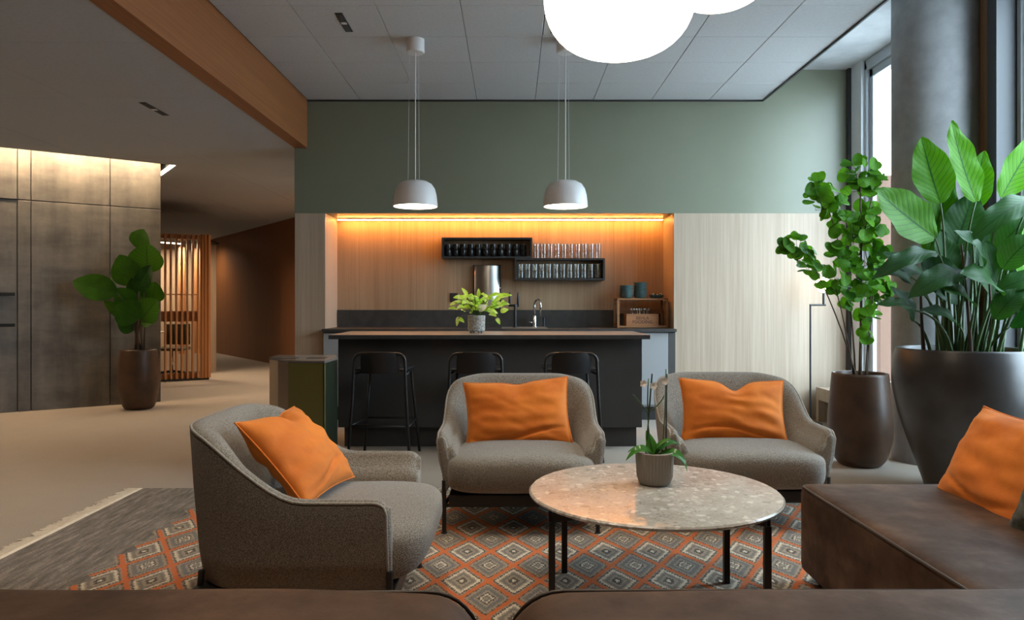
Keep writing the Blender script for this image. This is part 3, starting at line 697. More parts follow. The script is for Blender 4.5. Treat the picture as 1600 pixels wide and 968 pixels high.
# ================================================================== LAMPS
def pendant(x, y, label):
    t = thing('pendant_lamp', label, 'lamp', (x, y, 1.962), group='grey dome pendants over the bar')
    pr = [(.177, 0), (.176, .02), (.168, .09), (.155, .14), (.13, .178), (.09, .2), (.04, .208), (0, .21)]
    inner = [(r - .006 if r > .01 else 0, z - (.004 if z > .05 else 0)) for r, z in pr]
    sd_ = MB().lathe(pr + inner[::-1] + [pr[0]], 40).build('shade', 'white_metal', t, smooth=True, angle=.9)
    MB().lathe([(0, .004), (.168, .004), (.168, .012), (0, .012)], 40).build('diffuser', 'bulb_glow', sd_)
    MB().tube([(0, 0, .21), (0, 0, 1.24)], .0045, 6).build('cord', 'cord_white', t)
    for dx in (-.06, .03): MB().tube([(dx, .01, .2), (dx * .8, .01, 1.24)], .0009, 4).build('wire', 'cord_white', t)
    MB().lathe([(0, 1.22), (.066, 1.22), (.072, 1.226), (.072, 1.327), (0, 1.328)], 32).build('canopy', 'white_metal', t, smooth=True, angle=.6)
pendant(-.768, 5.80, 'grey dome pendant over the bar, left one above the first stool'); pendant(.425, 5.80, 'grey dome pendant over the bar, right one near the glowing globe')
def globe(x, y, r, h, zb, label):
    t = thing('globe_lamp', label, 'lamp', (x, y, zb))
    prof = []
    for k in range(25):
        a = -PI / 2 + PI * k / 24; c, s = math.cos(a), math.sin(a)
        prof.append((r * abs(c) ** .8, h / 2 + h / 2 * math.copysign(abs(s) ** .8, s)))
    prof[0] = (0, 0); prof[-1] = (0, h)
    MB().lathe(prof, 48).build('shade', 'globe_glow', t, smooth=True); MB().lathe([(0, h - .004), (.045, h - .002), (.045, h + .03), (0, h + .031)], 24).build('cap', 'white_metal', t)
    MB().tube([(0, 0, h + .03), (0, 0, 3.288 - zb)], .004, 6).build('cord', 'cord_white', t); MB().lathe([(0, 3.262 - zb), (.06, 3.262 - zb), (.06, 3.2885 - zb), (0, 3.2885 - zb)], 24).build('canopy', 'white_metal', t)
globe(.357, 2.43, .252, .43, 2.016, 'large glowing white glass globe above the coffee table'); globe(.847, 3.0, .225, .38, 2.41, 'smaller glowing globe higher and behind the large one')
for x, y, lb in ((-.55, 2.75, 'recessed ceiling spot above the left armchair'), (1.15, 3.3, 'recessed ceiling spot above the chaise side of the table'), (-.2, 1.0, 'recessed ceiling spot above the leather sofa backs')):
    t = thing('ceiling_spot', lb, 'light', (x, y, 3.29))
    MB().lathe([(.065, -.003), (.065, 0), (.048, 0), (.048, -.003), (.065, -.003)], 24).build('ring', 'white_metal', t); MB().lathe([(0, -.001), (.047, -.001)], 24).build('lens', 'spot_glow', t)
    sl = bpy.data.lights.new('spot_beam', 'SPOT'); sl.energy = 110 if y < 2 else 85; sl.color = (1, .86, .68); sl.spot_size = 1.7; sl.spot_blend = .9; sl.shadow_soft_size = .06
    so = bpy.data.objects.new('spot_beam', sl); COL.objects.link(so); so.parent = t; so.location = (0, 0, -.02)
# thin floor lamp by the oak wall
t = thing('floor_lamp', 'thin black frame floor lamp with glowing bulb by the oak wall', 'lamp', (2.945, 7.2, 0))
MB().lathe([(0, 0), (.11, 0), (.11, .012), (0, .014)], 28).build('base', 'black_metal', t); MB().tube([(0, 0, .01), (0, 0, 1.18)], .010, 8).build('pole', 'black_metal', t); MB().tube([(-.008, 0, 1.18), (.15, 0, 1.18)], .010, 8).build('arm', 'black_metal', t)
MB().tube([(.13, 0, 1.18), (.13, 0, 1.30)], .012, 8).build('socket', 'black_metal', t); MB().lathe([(0, 0), (.035, .01), (.075, .07), (.062, .125), (0, .155)], 20, .13, 0, 1.30).build('bulb', 'lamp_glow', t, smooth=True)

# ================================================================== RUG
t = thing('rug', 'large patterned rug with orange lattice and cream fringe', 'rug', (0, 0, 0))
box('weave', 'rug_weave', -2.36, 1.85, 1.75, 4.67, .001, .012, t, bevel=.003, seg=1)
fr = MB(); y = 1.76
while y < 4.66:
    for q in range(2):
        l = random.uniform(.06, .11); a = random.uniform(-.02, .02); z = .004 + random.uniform(0, .006)
        fr.tube([(-2.355, y, .0065), (-2.375 - l * .4, y + a * .5, .0065), (-2.375 - l, y + a, .0045)], [.005, .005, .003], 4); y += random.uniform(.004, .009)
o = fr.build('fringe', 'fringe', t); o['kind'] = 'stuff'
box('selvage', 'fringe', -2.385, -2.3605, 1.755, 4.668, .001, .0118, t)

# ================================================================== ARMCHAIRS
def sstep(a, b, x):
    t_ = min(1, max(0, (x - a) / (b - a))); return t_ * t_ * (3 - 2 * t_)
def superq(name, mat, parent, a, b, c, e1, e2, warp=None, nu=56, nv=28, loc=(0, 0, 0)):
    vs = []; fs = []
    f = lambda w, e: math.copysign(abs(w) ** e, w)
    for j in range(nv + 1):
        v = -PI / 2 + PI * j / nv
        for i in range(nu):
            u = 2 * PI * i / nu
            p = Vector((a * f(math.cos(v), e1) * f(math.cos(u), e2), b * f(math.cos(v), e1) * f(math.sin(u), e2), c * f(math.sin(v), e1)))
            vs.append((warp(p) if warp else p) + Vector(loc))
    for j in range(nv):
        for i in range(nu): fs.append((j * nu + i, j * nu + (i + 1) % nu, (j + 1) * nu + (i + 1) % nu, (j + 1) * nu + i))
    return MB().add(vs, fs).build(name, mat, parent, smooth=True)
def make_armchair():
    t = thing('armchair', '', 'armchair')
    hw, yf, yb, R = .432, -.375, .37, .27
    path = []                                         # plan: point, outward normal
    def addp(x, y, nx, ny): path.append((x, y, nx, ny))
    for k in range(20): addp(-hw, yf + (yb - R - yf) * (k / 19) ** 1.8, -1, 0)
    for k in range(1, 13):
        a = PI - k * PI / 2 / 12; addp(-hw + R + R * math.cos(a), yb - R + R * math.sin(a), math.cos(a), math.sin(a))
    for k in range(1, 12): addp(-hw + R + (2 * hw - 2 * R) * k / 12, yb, 0, 1)
    for k in range(0, 13):
        a = PI / 2 - k * PI / 2 / 12; addp(hw - R + R * math.cos(a), yb - R + R * math.sin(a), math.cos(a), math.sin(a))
    for k in range(1, 20): addp(hw, yf + (yb - R - yf) * (1 - k / 19) ** 1.8, 1, 0)
    def height(x, y): return .512 + .222 * sstep(-.10, .325, y) + .014 * sstep(.30, .37, y)
    zb = .205
    def section(x, y, nx, ny):
        h = height(x, y); k = sstep(-.10, .34, y)               # 0 at the arms, 1 at the back
        if y < yf + .04: h -= .04 - math.sqrt(max(0, .04 ** 2 - (yf + .04 - y) ** 2 * .8))    # arm front rounds down
        th0 = .045 + .04 * k; th1 = .105 + .085 * k            # thickness near the top and at the seat
        pr = [(-.045, zb), (-.03, zb + .10), (-.012, zb + (h - zb) * .6), (0, h - .02), (-.004, h - .004), (-.018, h + .004), (-.6 * th0, h + .006), (-th0, h - .012), (-th0 - .2 * (th1 - th0) - .005, h - .06),
              (-th0 - .55 * (th1 - th0), h - (h - .40) * .5), (-th1, .40), (-th1, .30)]
        return [Vector((x + nx * o, y + ny * o, z)) for o, z in pr]
    secs = [section(*p) for p in path]; m_ = len(secs[0]); vs = [v for s in secs for v in s]; fs = []
    for i in range(len(secs) - 1):
        for j in range(m_ - 1): fs.append((i * m_ + j, i * m_ + j + 1, (i + 1) * m_ + j + 1, (i + 1) * m_ + j))
        fs.append((i * m_ + m_ - 1, i * m_, (i + 1) * m_, (i + 1) * m_ + m_ - 1))
    for e_, base_ in ((0, 0), (1, (len(secs) - 1) * m_)):            # rounded front of each arm
        s_ = secs[0] if e_ == 0 else secs[-1]; c = sum(s_, Vector()) / m_
        prev = list(range(base_, base_ + m_))
        for q, (sc_, dy) in enumerate(((.985, -.004), (.94, -.009), (.80, -.014), (.4, -.017))):
            n0 = len(vs)
            for v in s_: vs.append(Vector((c.x + (v.x - c.x) * sc_, yf + dy, c.z + (v.z - c.z) * (1 - (1 - sc_) * .25))))
            for j in range(m_): 
                q4 = (prev[j], prev[(j + 1) % m_], n0 + (j + 1) % m_, n0 + j); fs.append(q4)
            prev = list(range(n0, n0 + m_))
        fs.append(tuple(prev))
    sh = MB().add(vs, fs).build('shell', 'tweed', t, smooth=True)
    MB().tube([s[0] + Vector((0, 0, .004)) for s in secs[:1]] and ([secs[0][0] + Vector((0, -.004, .01))] + [secs[0][j] + Vector((0, -.004, 0)) for j in (1, 2, 3)] + [s[4] for s in secs[1:-1]] + [secs[-1][j] + Vector((0, -.004, 0)) for j in (3, 2, 1)] + [secs[-1][0] + Vector((0, -.004, .01))]), .0055, 6).build('piping', 'tweed_piping', sh, smooth=True)
    # seat cushion: wide at the front, follows the shell towards the back
    def warp(p):
        y = p.y; k = sstep(-.1, .34, y)
        x = p.x * (1 - .20 * k)
        z = p.z + (.022 * (1 - (p.x / .40) ** 2) * (1 - (y / .42) ** 2 * .4) if p.z > 0 else 0)
        if p.z < 0 and y < -.2: y += .05 * (-p.z / .115) * sstep(-.2, -.4, p.y)
        return Vector((x, y, z))
    superq('seat_cushion', 'tweed', t, .392, .385, .103, .42, .40, warp, loc=(0, -.125, .303))
    MB().box(-.37, .37, -.40, .30, .138, .200).build('base_frame', 'black_metal', t, bevel=.006)
    for sx_ in (-1, 1):
        MB().tube([(sx_ * .395, -.385, 0), (sx_ * .395, -.385, .27)], .0115, 8).lathe([(.016, 0), (.016, .006), (0, .007)], 10, sx_ * .395, -.385).build('leg', 'black_metal', t, smooth=True, angle=.6)
        MB().tube([(sx_ * .33, .30, 0), (sx_ * .33, .28, .25)], .0115, 8).build('leg', 'black_metal', t, smooth=True, angle=.6)
        MB().tube([(sx_ * .395, -.385, .143), (sx_ * .33, .29, .143)], .010, 8).build('side_rail', 'black_metal', t, smooth=True)
    MB().tube([(-.395, -.385, .143), (.395, -.385, .143)], .010, 8).build('front_rail', 'black_metal', t, smooth=True)
    return t
ac = make_armchair()
def place(o, x, y, rz, lb): o.location = (x, y, .012); o.rotation_euler = (0, 0, rz); tag(o, lb, 'armchair', 'grey tweed armchairs round the coffee table')
place(ac, -.80, 2.868, PI / 2, 'grey tweed armchair seen from its side, left of the coffee table')
place(copy_tree(ac), .046, 4.135, 0, 'grey tweed armchair facing forward in front of the middle stool')
place(copy_tree(ac), 1.275, 4.22, -.03, 'grey tweed armchair behind the coffee table beside the brown planter')

# ---------------- throw pillows
def pillow(name, mat, w, h, T, label, loc, rot, sag=0.0, seed=0, fold=.012, cat='cushion', group='orange velvet cushions', pinch=.07):
    n = 36; vs = []; fs = []; idx = {}
    def pt(i, j, s):
        u, v = i / n * 2 - 1, j / n * 2 - 1
        x = w / 2 * u * (1 - pinch * (1 - v * v)); z = h / 2 * v * (1 - pinch * 1.2 * (1 - u * u))
        tk = T * max(0, (1 - u ** 4) * (1 - v ** 4)) ** .5 * (.62 + .38 * (1 - u * u) * (1 - v * v))
        q = noise.noise(Vector((u * 1.7 + seed, v * 3.6, s * 2.0))) * fold * 1.3 + noise.noise(Vector((u * 3 + seed * 3 + v * 2, v * 4 + u * 3, s))) * fold * .35
        edge = max(abs(u), abs(v)); 
        y = s * (tk + q * min(1, 6 * (1 - edge)))
        g = math.exp(-((u - .05) / .22) ** 2) * max(0, v) ** 2
        z -= sag * g; y -= s * .25 * tk * g * (1 if sag else 0)
        c = math.exp(-((v + .70 + .16 * math.cos(u * 2.6 + seed)) / .05) ** 2); y -= s * c * fold * 1.5 * (1 - abs(u) ** 3) * (1 if s < 0 else 0)
        return Vector((x, y, z))
    for s in (-1, 1):
        for j in range(n + 1):
            for i in range(n + 1):
                if s == 1 and (i in (0, n) or j in (0, n)): idx[(s, i, j)] = idx[(-1, i, j)]; continue
                idx[(s, i, j)] = len(vs); vs.append(pt(i, j, s))
        for j in range(n):
            for i in range(n): 
                q = (idx[(s, i, j)], idx[(s, i + 1, j)], idx[(s, i + 1, j + 1)], idx[(s, i, j + 1)]); fs.append(q if s < 0 else q[::-1])
    t = thing(name, label, cat, loc, group=group); t.rotation_euler = rot
    cv_ = MB().add(vs, fs).build('cover', mat, t, smooth=True)
    edge = [vs[idx[(-1, i, 0)]] for i in range(n)] + [vs[idx[(-1, n, j)]] for j in range(n)] + [vs[idx[(-1, n - i, n)]] for i in range(n)] + [vs[idx[(-1, 0, n - j)]] for j in range(n)]
    MB().tube(edge, .0035, 5, closed=True).build('seam', mat, cv_, smooth=True)
    return t
pillow('throw_pillow', 'velvet', .60, .38, .085, 'orange velvet cushion on the middle armchair, right corner raised', (.03, 4.11, .575), (-.30, -.06, 0), .015, 1)
pillow('throw_pillow', 'velvet', .60, .37, .085, 'orange velvet cushion with chopped top on the right armchair', (1.265, 4.18, .575), (-.30, .02, -.05), .055, 4)
pillow('throw_pillow', 'velvet', .54, .40, .09, 'orange velvet cushion slumped in the left armchair', (-.835, 2.87, .605), (-.74, .03, PI / 2 - .10), .045, 8)

# ================================================================== COFFEE TABLE
t = thing('coffee_table', 'round coffee table with speckled stone top on black legs', 'table', (.575, 2.97, .012))
MB().lathe([(0, .400), (.49, .400), (.505, .408), (.505, .414), (.498, .420), (0, .420)], 96).build('table_top', 'terrazzo', t, smooth=True, angle=.5)
LG = [(-.425, -.22), (-.345, .23), (.33, .11), (.37, -.27)]
for x, y in LG: box('leg', 'black_metal', x - .0125, x + .0125, y - .0125, y + .0125, 0, .355, t, bevel=.002)
def bar(a, b_, z0, z1, w):
    a, b_ = Vector(a), Vector(b_); d_ = (b_ - a).normalized(); n_ = Vector((-d_.y, d_.x)) * w
    return MB().prism([tuple(a - n_), tuple(b_ - n_), tuple(b_ + n_), tuple(a + n_)], z0, z1)
for a, b_ in ((0, 1), (3, 2), (0, 2), (1, 3)): bar(LG[a], LG[b_], .355, .3995, .0125).build('frame_bar', 'black_metal', t)
# orchid pot on the table
pot = thing('orchid_plant', 'orchid with three buds in a ribbed taupe pot on the table', 'plant', (.60, 3.07, .432))
prof = [(0, 0), (.056, 0), (.066, .008), (.074, .035), (.079, .135), (.074, .138), (.070, .125), (0, .118)]
vs = []; fs = []; n = 216
for k, (r, z) in enumerate(prof):
    for j in range(n):
        a = 2 * PI * j / n; rr = r * (1 + (.02 * math.cos(a * 36) if 2 < k < 5 else 0)); vs.append((rr * math.cos(a), rr * math.sin(a), z))
for k in range(len(prof) - 1):
    for j in range(n): fs.append((k * n + j, k * n + (j + 1) % n, (k + 1) * n + (j + 1) % n, (k + 1) * n + j))
pp_ = MB().add(vs, fs).build('pot', 'taupe_ceramic', pot, smooth=True, angle=.9); MB().lathe([(0, .119), (.068, .119), (.068, .122), (0, .124)], 24).build('soil', 'soil', pp_)

# ================================================================== LEAVES
def leaf(name, mat, B, T, w, nrm, arch=.1, fold=.15, parent=None, pa=.75, wav=.02, ny=14, nx=4, roll=0.0):
    """blade from base B to tip T; width w, facing nrm, arching towards nrm"""
    B, T = Vector(B), Vector(T); d_ = T - B; L = d_.length; d_ = d_.normalized(); nv = Vector(nrm); nv = (nv - d_ * nv.dot(d_)).normalized(); sd = d_.cross(nv)
    if roll: sd = (Matrix.Rotation(roll, 3, d_) @ sd); nv = sd.cross(d_) * -1 if False else (Matrix.Rotation(roll, 3, d_) @ nv)
    vs = []; fs = []; uv = []
    for j in range(ny + 1):
        t_ = j / ny; ww = w / 2 * max(.02, math.sin(PI * (t_ * .97 + .015) ** pa)) ** .75
        if t_ > .97: ww *= .4
        c = B + d_ * (L * t_) + nv * (arch * L * 4 * t_ * (1 - t_))
        for i in range(-nx, nx + 1):
            q = i / nx
            vs.append(c + sd * (q * ww) + nv * (fold * abs(q) * ww + wav * L * math.sin(t_ * 17 + q * 3) * q * q)); uv.append((t_, q * .5 + .5))
    m_ = 2 * nx + 1
    for j in range(ny):
        for i in range(2 * nx): fs.append((j * m_ + i, j * m_ + i + 1, (j + 1) * m_ + i + 1, (j + 1) * m_ + i))
    return mk(name, vs, fs, mat, parent, True, uv)
def bez(a, b_, c, n=8):
    a, b_, c = Vector(a), Vector(b_), Vector(c); return [a * (1 - k / n) ** 2 + b_ * 2 * (k / n) * (1 - k / n) + c * (k / n) ** 2 for k in range(n + 1)]
# orchid leaves, stems, buds
for B, T, w, arch in (((0, 0, .12), (-.125, -.02, .10), .05, .35), ((0, 0, .12), (-.03, .03, .22), .045, .05), ((.01, 0, .12), (.13, -.03, .055), .055, .38), ((0, .01, .12), (.12, .03, .155), .045, .3), ((0, 0, .12), (.06, -.05, .2), .04, .15), ((-.01, .01, .12), (-.11, .03, .125), .045, .25)):
    leaf('leaf', 'leaf_orchid', B, T, w, (0, -.45, 1) if abs(T[0]) > .05 else (0, -1, .2), arch, .25, pot, .6, 0)
for a, b_, mt in (((-.035, .01, .118), (-.005, .03, .46), 'stick_dark'), ((.05, .01, .118), (.055, .02, .46), 'stick_dark')):
    MB().tube([a, b_], .0035, 6).build('stake', mt, pot)
for pts in (((-.01, 0, .12), (-.035, .02, .27), (-.02, .03, .44)), ((.03, 0, .12), (.048, .0, .30), (.052, .02, .48)), ((-.025, .015, .30), (-.06, .01, .34), (-.09, 0, .375)), ((-.02, .02, .30), (.03, .02, .33), (.045, .02, .37))):
    MB().tube(bez(*pts), .0028, 6).build('flower_stem', 'stem_green', pot, smooth=True)
for x, y, z in ((-.045, .015, .42), (.0, .025, .41), (.045, .015, .43)):
    for k in range(5):
        a = k * 1.256; leaf('petal', 'petal', (x, y, z), (x + .017 * math.cos(a), y - .008, z + .017 * math.sin(a)), .019, (0, -1, 0), .1, .1, pot, .8, 0, 5, 2)

# ---------------- planters
def planter(name, label, loc, prof, mat, rs, zs):
    t = thing(name, label, 'plant', loc)
    pp_ = MB().lathe(prof, 64).build('planter', mat, t, smooth=True, angle=.8); MB().lathe([(0, zs - .02), (rs, zs - .02), (rs, zs), (0, zs + .012)], 32).build('soil', 'soil', pp_, smooth=True)
    return t
def profile(pts, rim, inner):
    """smooth outer profile through (r, z) points, then rim and inside"""
    out = []; P = [pts[0]] + pts + [pts[-1]]
    for i in range(1, len(P) - 2):
        for k in range(6):
            u = k / 6; q = []
            for c in (0, 1):
                p0, p1, p2, p3 = P[i - 1][c], P[i][c], P[i + 1][c], P[i + 2][c]
                q.append(.5 * (2 * p1 + (p2 - p0) * u + (2 * p0 - 5 * p1 + 4 * p2 - p3) * u * u + (3 * p1 - p0 - 3 * p2 + p3) * u ** 3))
            out.append((max(q[0], 0), q[1]))
    out.append(pts[-1]); r, z = pts[-1]
    return [(0, 0)] + out + [(r - .006, z + .006), (r - rim, z + .004), (r - rim - .005, z - .01), (r - rim - .004, inner)]
# tall brown planter with round leafed tree
tree = planter('round_leaf_tree', 'small tree with round green leaves in a tall brown planter', (2.575, 5.40, 0), profile([(.115, .0), (.15, .015), (.185, .07), (.218, .20), (.222, .34), (.208, .52), (.194, .675)], .014, .60), 'planter_brown', .178, .64)
s_ = 5.4 / 1140
stems = [((.0, .0, .62), (.02, .0, 1.3), (.01, .02, 2.15)), ((-.03, -.02, .62), (-.14, 0, 1.1), (-.42, .0, 1.62)), ((-.02, .03, .62), (-.05, .0, 1.4), (-.24, .05, 1.98)), ((.04, 0, .62), (.09, .02, 1.2), (.13, .05, 1.75)), ((-.04, 0, .62), (-.12, -.05, 1.0), (-.20, -.05, 1.30)), ((.06, .02, .62), (.07, 0, .95), (.08, -.04, 1.25)), ((.0, .0, 1.55), (.06, 0, 1.85), (.12, 0, 2.12))]
for k, sp in enumerate(stems): MB().tube(bez(*sp), [.013 - .001 * q if k == 0 else .007 - .0005 * q for q in range(9)], 7).build('stem', 'stem_brown', tree, smooth=True)
cl = [(-.46, .0, 1.61, .13, 24), (-.36, .02, 1.50, .10, 10), (-.26, .03, 2.00, .14, 24), (-.17, .0, 1.86, .10, 14), (.0, .03, 2.14, .14, 26), (.11, .03, 2.10, .10, 12), (-.05, .0, 1.78, .14, 24), (.08, .05, 1.80, .14, 20), (-.14, -.04, 1.58, .11, 16), (.04, -.05, 1.58, .14, 20), (-.20, -.05, 1.38, .13, 20), (.0, -.06, 1.36, .14, 20), (.13, .02, 1.48, .12, 14), (.17, .02, 1.27, .11, 14), (.06, -.06, 1.14, .10, 8), (.02, -.1, .98, .06, 4), (-.10, -.06, 1.22, .07, 6)]
def round_leaf(r, cup, seed):
    vs = [(0, 0, 0)]; uv = [(.5, .5)]; fs = []; n_ = 14
    for ring in (1, 2):
        for j in range(n_):
            a = 2 * PI * j / n_ + PI / 2; rr = r * ring / 2 * (1 + .05 * math.sin(3 * a + seed)) * (.62 + .38 * min(1, abs(math.sin((a - PI / 2) / 2 + PI)) * 2.2) if ring == 2 else 1)
            vs.append((rr * math.cos(a), rr * math.sin(a), cup * r * (ring / 2) ** 2 + .05 * r * math.sin(2 * a + seed) * ring)); uv.append((.5 + .5 * ring / 2 * math.sin(a), .5 + .5 * ring / 2 * math.cos(a)))
    for j in range(n_):
        k = (j + 1) % n_; fs.append((0, 1 + j, 1 + k)); fs.append((1 + j, 1 + n_ + j, 1 + n_ + k, 1 + k))
    o = mk('leaf', vs, fs, 'leaf_round', tree, True, uv); return o
proto = [round_leaf(.052, .25, 0), round_leaf(.045, -.2, 2), round_leaf(.037, .3, 4)]
used = [False] * 3; tw_ = MB()
for (cx, cy, cz, rad, n_) in cl:
    for k in range(n_):
        while True:
            q = Vector((random.uniform(-1, 1), random.uniform(-1, 1), random.uniform(-1, 1)))
            if q.length < 1: break
        p = Vector((cx, cy, cz)) + q * rad; w_ = random.choice((0, 0, 1, 1, 2))
        if used[w_]: o = proto[w_].copy(); COL.objects.link(o)
        else: o = proto[w_]; used[w_] = True
        nd = Vector((random.gauss(0, .45) + q.x * .4, -.8 + random.gauss(0, .35), random.gauss(.35, .4))).normalized()
        o.location = p; o.rotation_euler = (nd.to_track_quat('Z', 'Y') @ Matrix.Rotation(random.uniform(-1.2, 1.2), 3, 'Z').to_quaternion()).to_euler()
        if k % 2 == 0: tw_.tube([(cx, cy, cz - rad * .8), p + Vector((0, .006, -.02)), p + Vector((0, .004, 0))], .0018, 4)
tw_.build('twigs', 'stem_green', tree)['kind'] = 'stuff'

# large dark planter with paddle leaves
big = planter('paddle_leaf_plant', 'large plant with tall paddle leaves in a wide dark planter', (2.845, 4.60, 0), profile([(.195, .0), (.21, .012), (.245, .12), (.315, .32), (.375, .52), (.403, .70), (.398, .82), (.380, .905)], .016, .80), 'planter_dark', .36, .86)
# base x,z  tip x,z (metres from the plant foot), width, depth of base, depth of tip, dark?, petiole foot x
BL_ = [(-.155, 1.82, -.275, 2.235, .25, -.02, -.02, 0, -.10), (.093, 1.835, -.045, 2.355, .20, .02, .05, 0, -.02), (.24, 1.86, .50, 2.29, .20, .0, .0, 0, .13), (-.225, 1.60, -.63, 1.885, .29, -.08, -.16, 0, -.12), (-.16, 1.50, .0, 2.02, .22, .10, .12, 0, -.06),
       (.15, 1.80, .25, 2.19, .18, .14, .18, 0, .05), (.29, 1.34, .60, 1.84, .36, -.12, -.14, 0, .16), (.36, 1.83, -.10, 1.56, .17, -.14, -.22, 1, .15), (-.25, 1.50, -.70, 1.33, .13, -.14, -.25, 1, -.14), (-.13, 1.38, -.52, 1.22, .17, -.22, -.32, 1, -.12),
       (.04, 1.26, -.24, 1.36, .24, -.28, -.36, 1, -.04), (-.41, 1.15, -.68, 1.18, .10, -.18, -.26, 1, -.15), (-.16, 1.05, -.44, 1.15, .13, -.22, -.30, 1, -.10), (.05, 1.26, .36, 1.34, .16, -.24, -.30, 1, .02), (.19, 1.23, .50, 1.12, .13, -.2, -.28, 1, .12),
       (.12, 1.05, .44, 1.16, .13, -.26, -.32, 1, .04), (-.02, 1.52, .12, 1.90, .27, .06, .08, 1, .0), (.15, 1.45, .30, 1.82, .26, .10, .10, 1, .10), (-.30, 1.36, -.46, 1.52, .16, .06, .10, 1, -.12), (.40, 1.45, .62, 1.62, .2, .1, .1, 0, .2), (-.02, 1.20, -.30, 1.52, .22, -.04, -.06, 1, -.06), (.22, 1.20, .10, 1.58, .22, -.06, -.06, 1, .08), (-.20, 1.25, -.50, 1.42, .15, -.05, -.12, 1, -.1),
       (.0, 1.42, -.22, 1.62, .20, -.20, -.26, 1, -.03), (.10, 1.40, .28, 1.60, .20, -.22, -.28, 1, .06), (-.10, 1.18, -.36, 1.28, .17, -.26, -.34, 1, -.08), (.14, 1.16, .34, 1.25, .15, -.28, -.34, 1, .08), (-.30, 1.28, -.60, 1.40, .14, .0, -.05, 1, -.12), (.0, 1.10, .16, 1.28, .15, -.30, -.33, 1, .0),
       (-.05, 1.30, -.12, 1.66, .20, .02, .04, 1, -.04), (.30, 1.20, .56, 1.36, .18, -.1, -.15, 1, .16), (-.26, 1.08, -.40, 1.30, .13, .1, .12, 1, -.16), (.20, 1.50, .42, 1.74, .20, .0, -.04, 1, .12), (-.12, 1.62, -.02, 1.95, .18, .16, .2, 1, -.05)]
for k, (bx_, bz, tx, tz, w_, by, ty, dk, fx) in enumerate(BL_):
    up_ = tz > bz + .25; B, T = Vector((bx_, by, bz)), Vector((tx, ty, tz))
    side = 1 if tx > bx_ else -1
    nr = (random.uniform(-.25, .25), -1, random.uniform(.0, .25)) if up_ else (side * -.1, -.62, .75)
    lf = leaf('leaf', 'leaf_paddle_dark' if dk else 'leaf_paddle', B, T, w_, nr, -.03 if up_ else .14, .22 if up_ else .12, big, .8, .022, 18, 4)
    foot = Vector((fx, by * .6 + random.uniform(-.05, .05), .85)); mid = Vector((fx + (bx_ - fx) * .25, by, .85 + (bz - .85) * (.75 if up_ else .9)))
    MB().tube(bez(foot, mid, B, 10), [.012 - .0008 * q for q in range(11)], 7).build('stem', 'stem_green', big, smooth=True)
for k in range(14):
    x = random.uniform(-.22, .26); y = random.uniform(-.2, .15); MB().tube(bez((x, y, .85), (x * 1.1, y, 1.1), (x * 1.3 + random.uniform(-.05, .05), y, 1.3 + random.uniform(0, .3))), [.013 - .0009 * q for q in range(9)], 6).build('stem', 'stem_green' if k % 3 else 'stem_brown', big, smooth=True)

# plant by the concrete wall
rub = planter('rubber_plant', 'dark leafy plant in a tall brown planter by the concrete wall', (-4.245, 8.30, 0), profile([(.11, 0), (.15, .015), (.18, .08), (.212, .25), (.215, .40), (.202, .56), (.188, .67)], .014, .60), 'planter_brown', .17, .63)
s8 = 8.3 / 1140
RL = [(232, 425, 234, 380, 47, 0), (215, 390, 226, 358, 34, .05), (208, 445, 190, 398, 38, .02), (190, 458, 127, 440, 32, -.1), (222, 455, 245, 415, 26, -.06), (228, 500, 257, 468, 34, -.1), (226, 498, 196, 476, 34, -.14), (210, 480, 188, 450, 26, -.02), (212, 512, 188, 502, 22, .0), (226, 502, 257, 494, 20, -.08), (218, 470, 210, 430, 28, .06), (204, 500, 164, 470, 16, .04), (236, 470, 244, 440, 30, .05)]
for k, (bx_, by_, tx, ty, w_, dep) in enumerate(RL):
    B = Vector(((bx_ - 217) * s8, dep, (475 - by_) * s8 + H)); T = Vector(((tx - 217) * s8, dep - .06, (475 - ty) * s8 + H))
    leaf('leaf', 'leaf_rubber', B, T, w_ * s8 * 1.3, (.2 * random.uniform(-1, 1), -1, .3), .05, .12, rub, .8, .01, 12, 4)
    MB().tube(bez((random.uniform(-.05, .05), random.uniform(-.05, .05), .62), (B.x * .2, dep * .5, .62 + (B.z - .62) * .7), B, 8), [.010 - .0008 * q for q in range(9)], 6).build('stem', 'stem_brown', rub, smooth=True)

# trailing plant on the bar
kp = thing('trailing_plant', 'light green trailing plant in a grey stone pot on the bar', 'plant', (-.302, 6.20, .941))
pp_ = MB().lathe([(0, .018), (.066, .018), (.072, .024), (.076, .150), (.068, .152), (.066, .135), (0, .13)], 32).build('pot', 'stone_pot', kp, smooth=True, angle=.7)
for k in range(4):
    a = k * PI / 2 + .5; MB().lathe([(.008, 0), (.012, .019)], 8, .05 * math.cos(a), .05 * math.sin(a)).build('foot', 'stone_pot', pp_)
MB().lathe([(0, .128), (.066, .128), (.066, .136), (0, .14)], 24).build('soil', 'soil', pp_)
rs = random.Random(3)
for k in range(70):
    a = rs.uniform(0, 2 * PI); r = abs(rs.gauss(.06, .045)); B = Vector((r * math.cos(a) * 1.7 + .03, r * math.sin(a) * .8, .19 + rs.uniform(0, .15) - r * .2)); L = rs.uniform(.055, .095)
    T = B + Vector((math.cos(a) * L + rs.uniform(-.02, .03), math.sin(a) * L * .6 - .02, rs.uniform(-.03, .04)))
    leaf('leaf', 'leaf_lime', B, T, L * .62, (rs.uniform(-.4, .4), -.7, .7), .1, .2, kp, .62, .01, 7, 3)
    if k % 2 == 0: MB().tube(bez((0, 0, .13), (B.x * .3, B.y * .3, .2), B, 6), .0022, 5).build('stem', 'stem_green', kp)
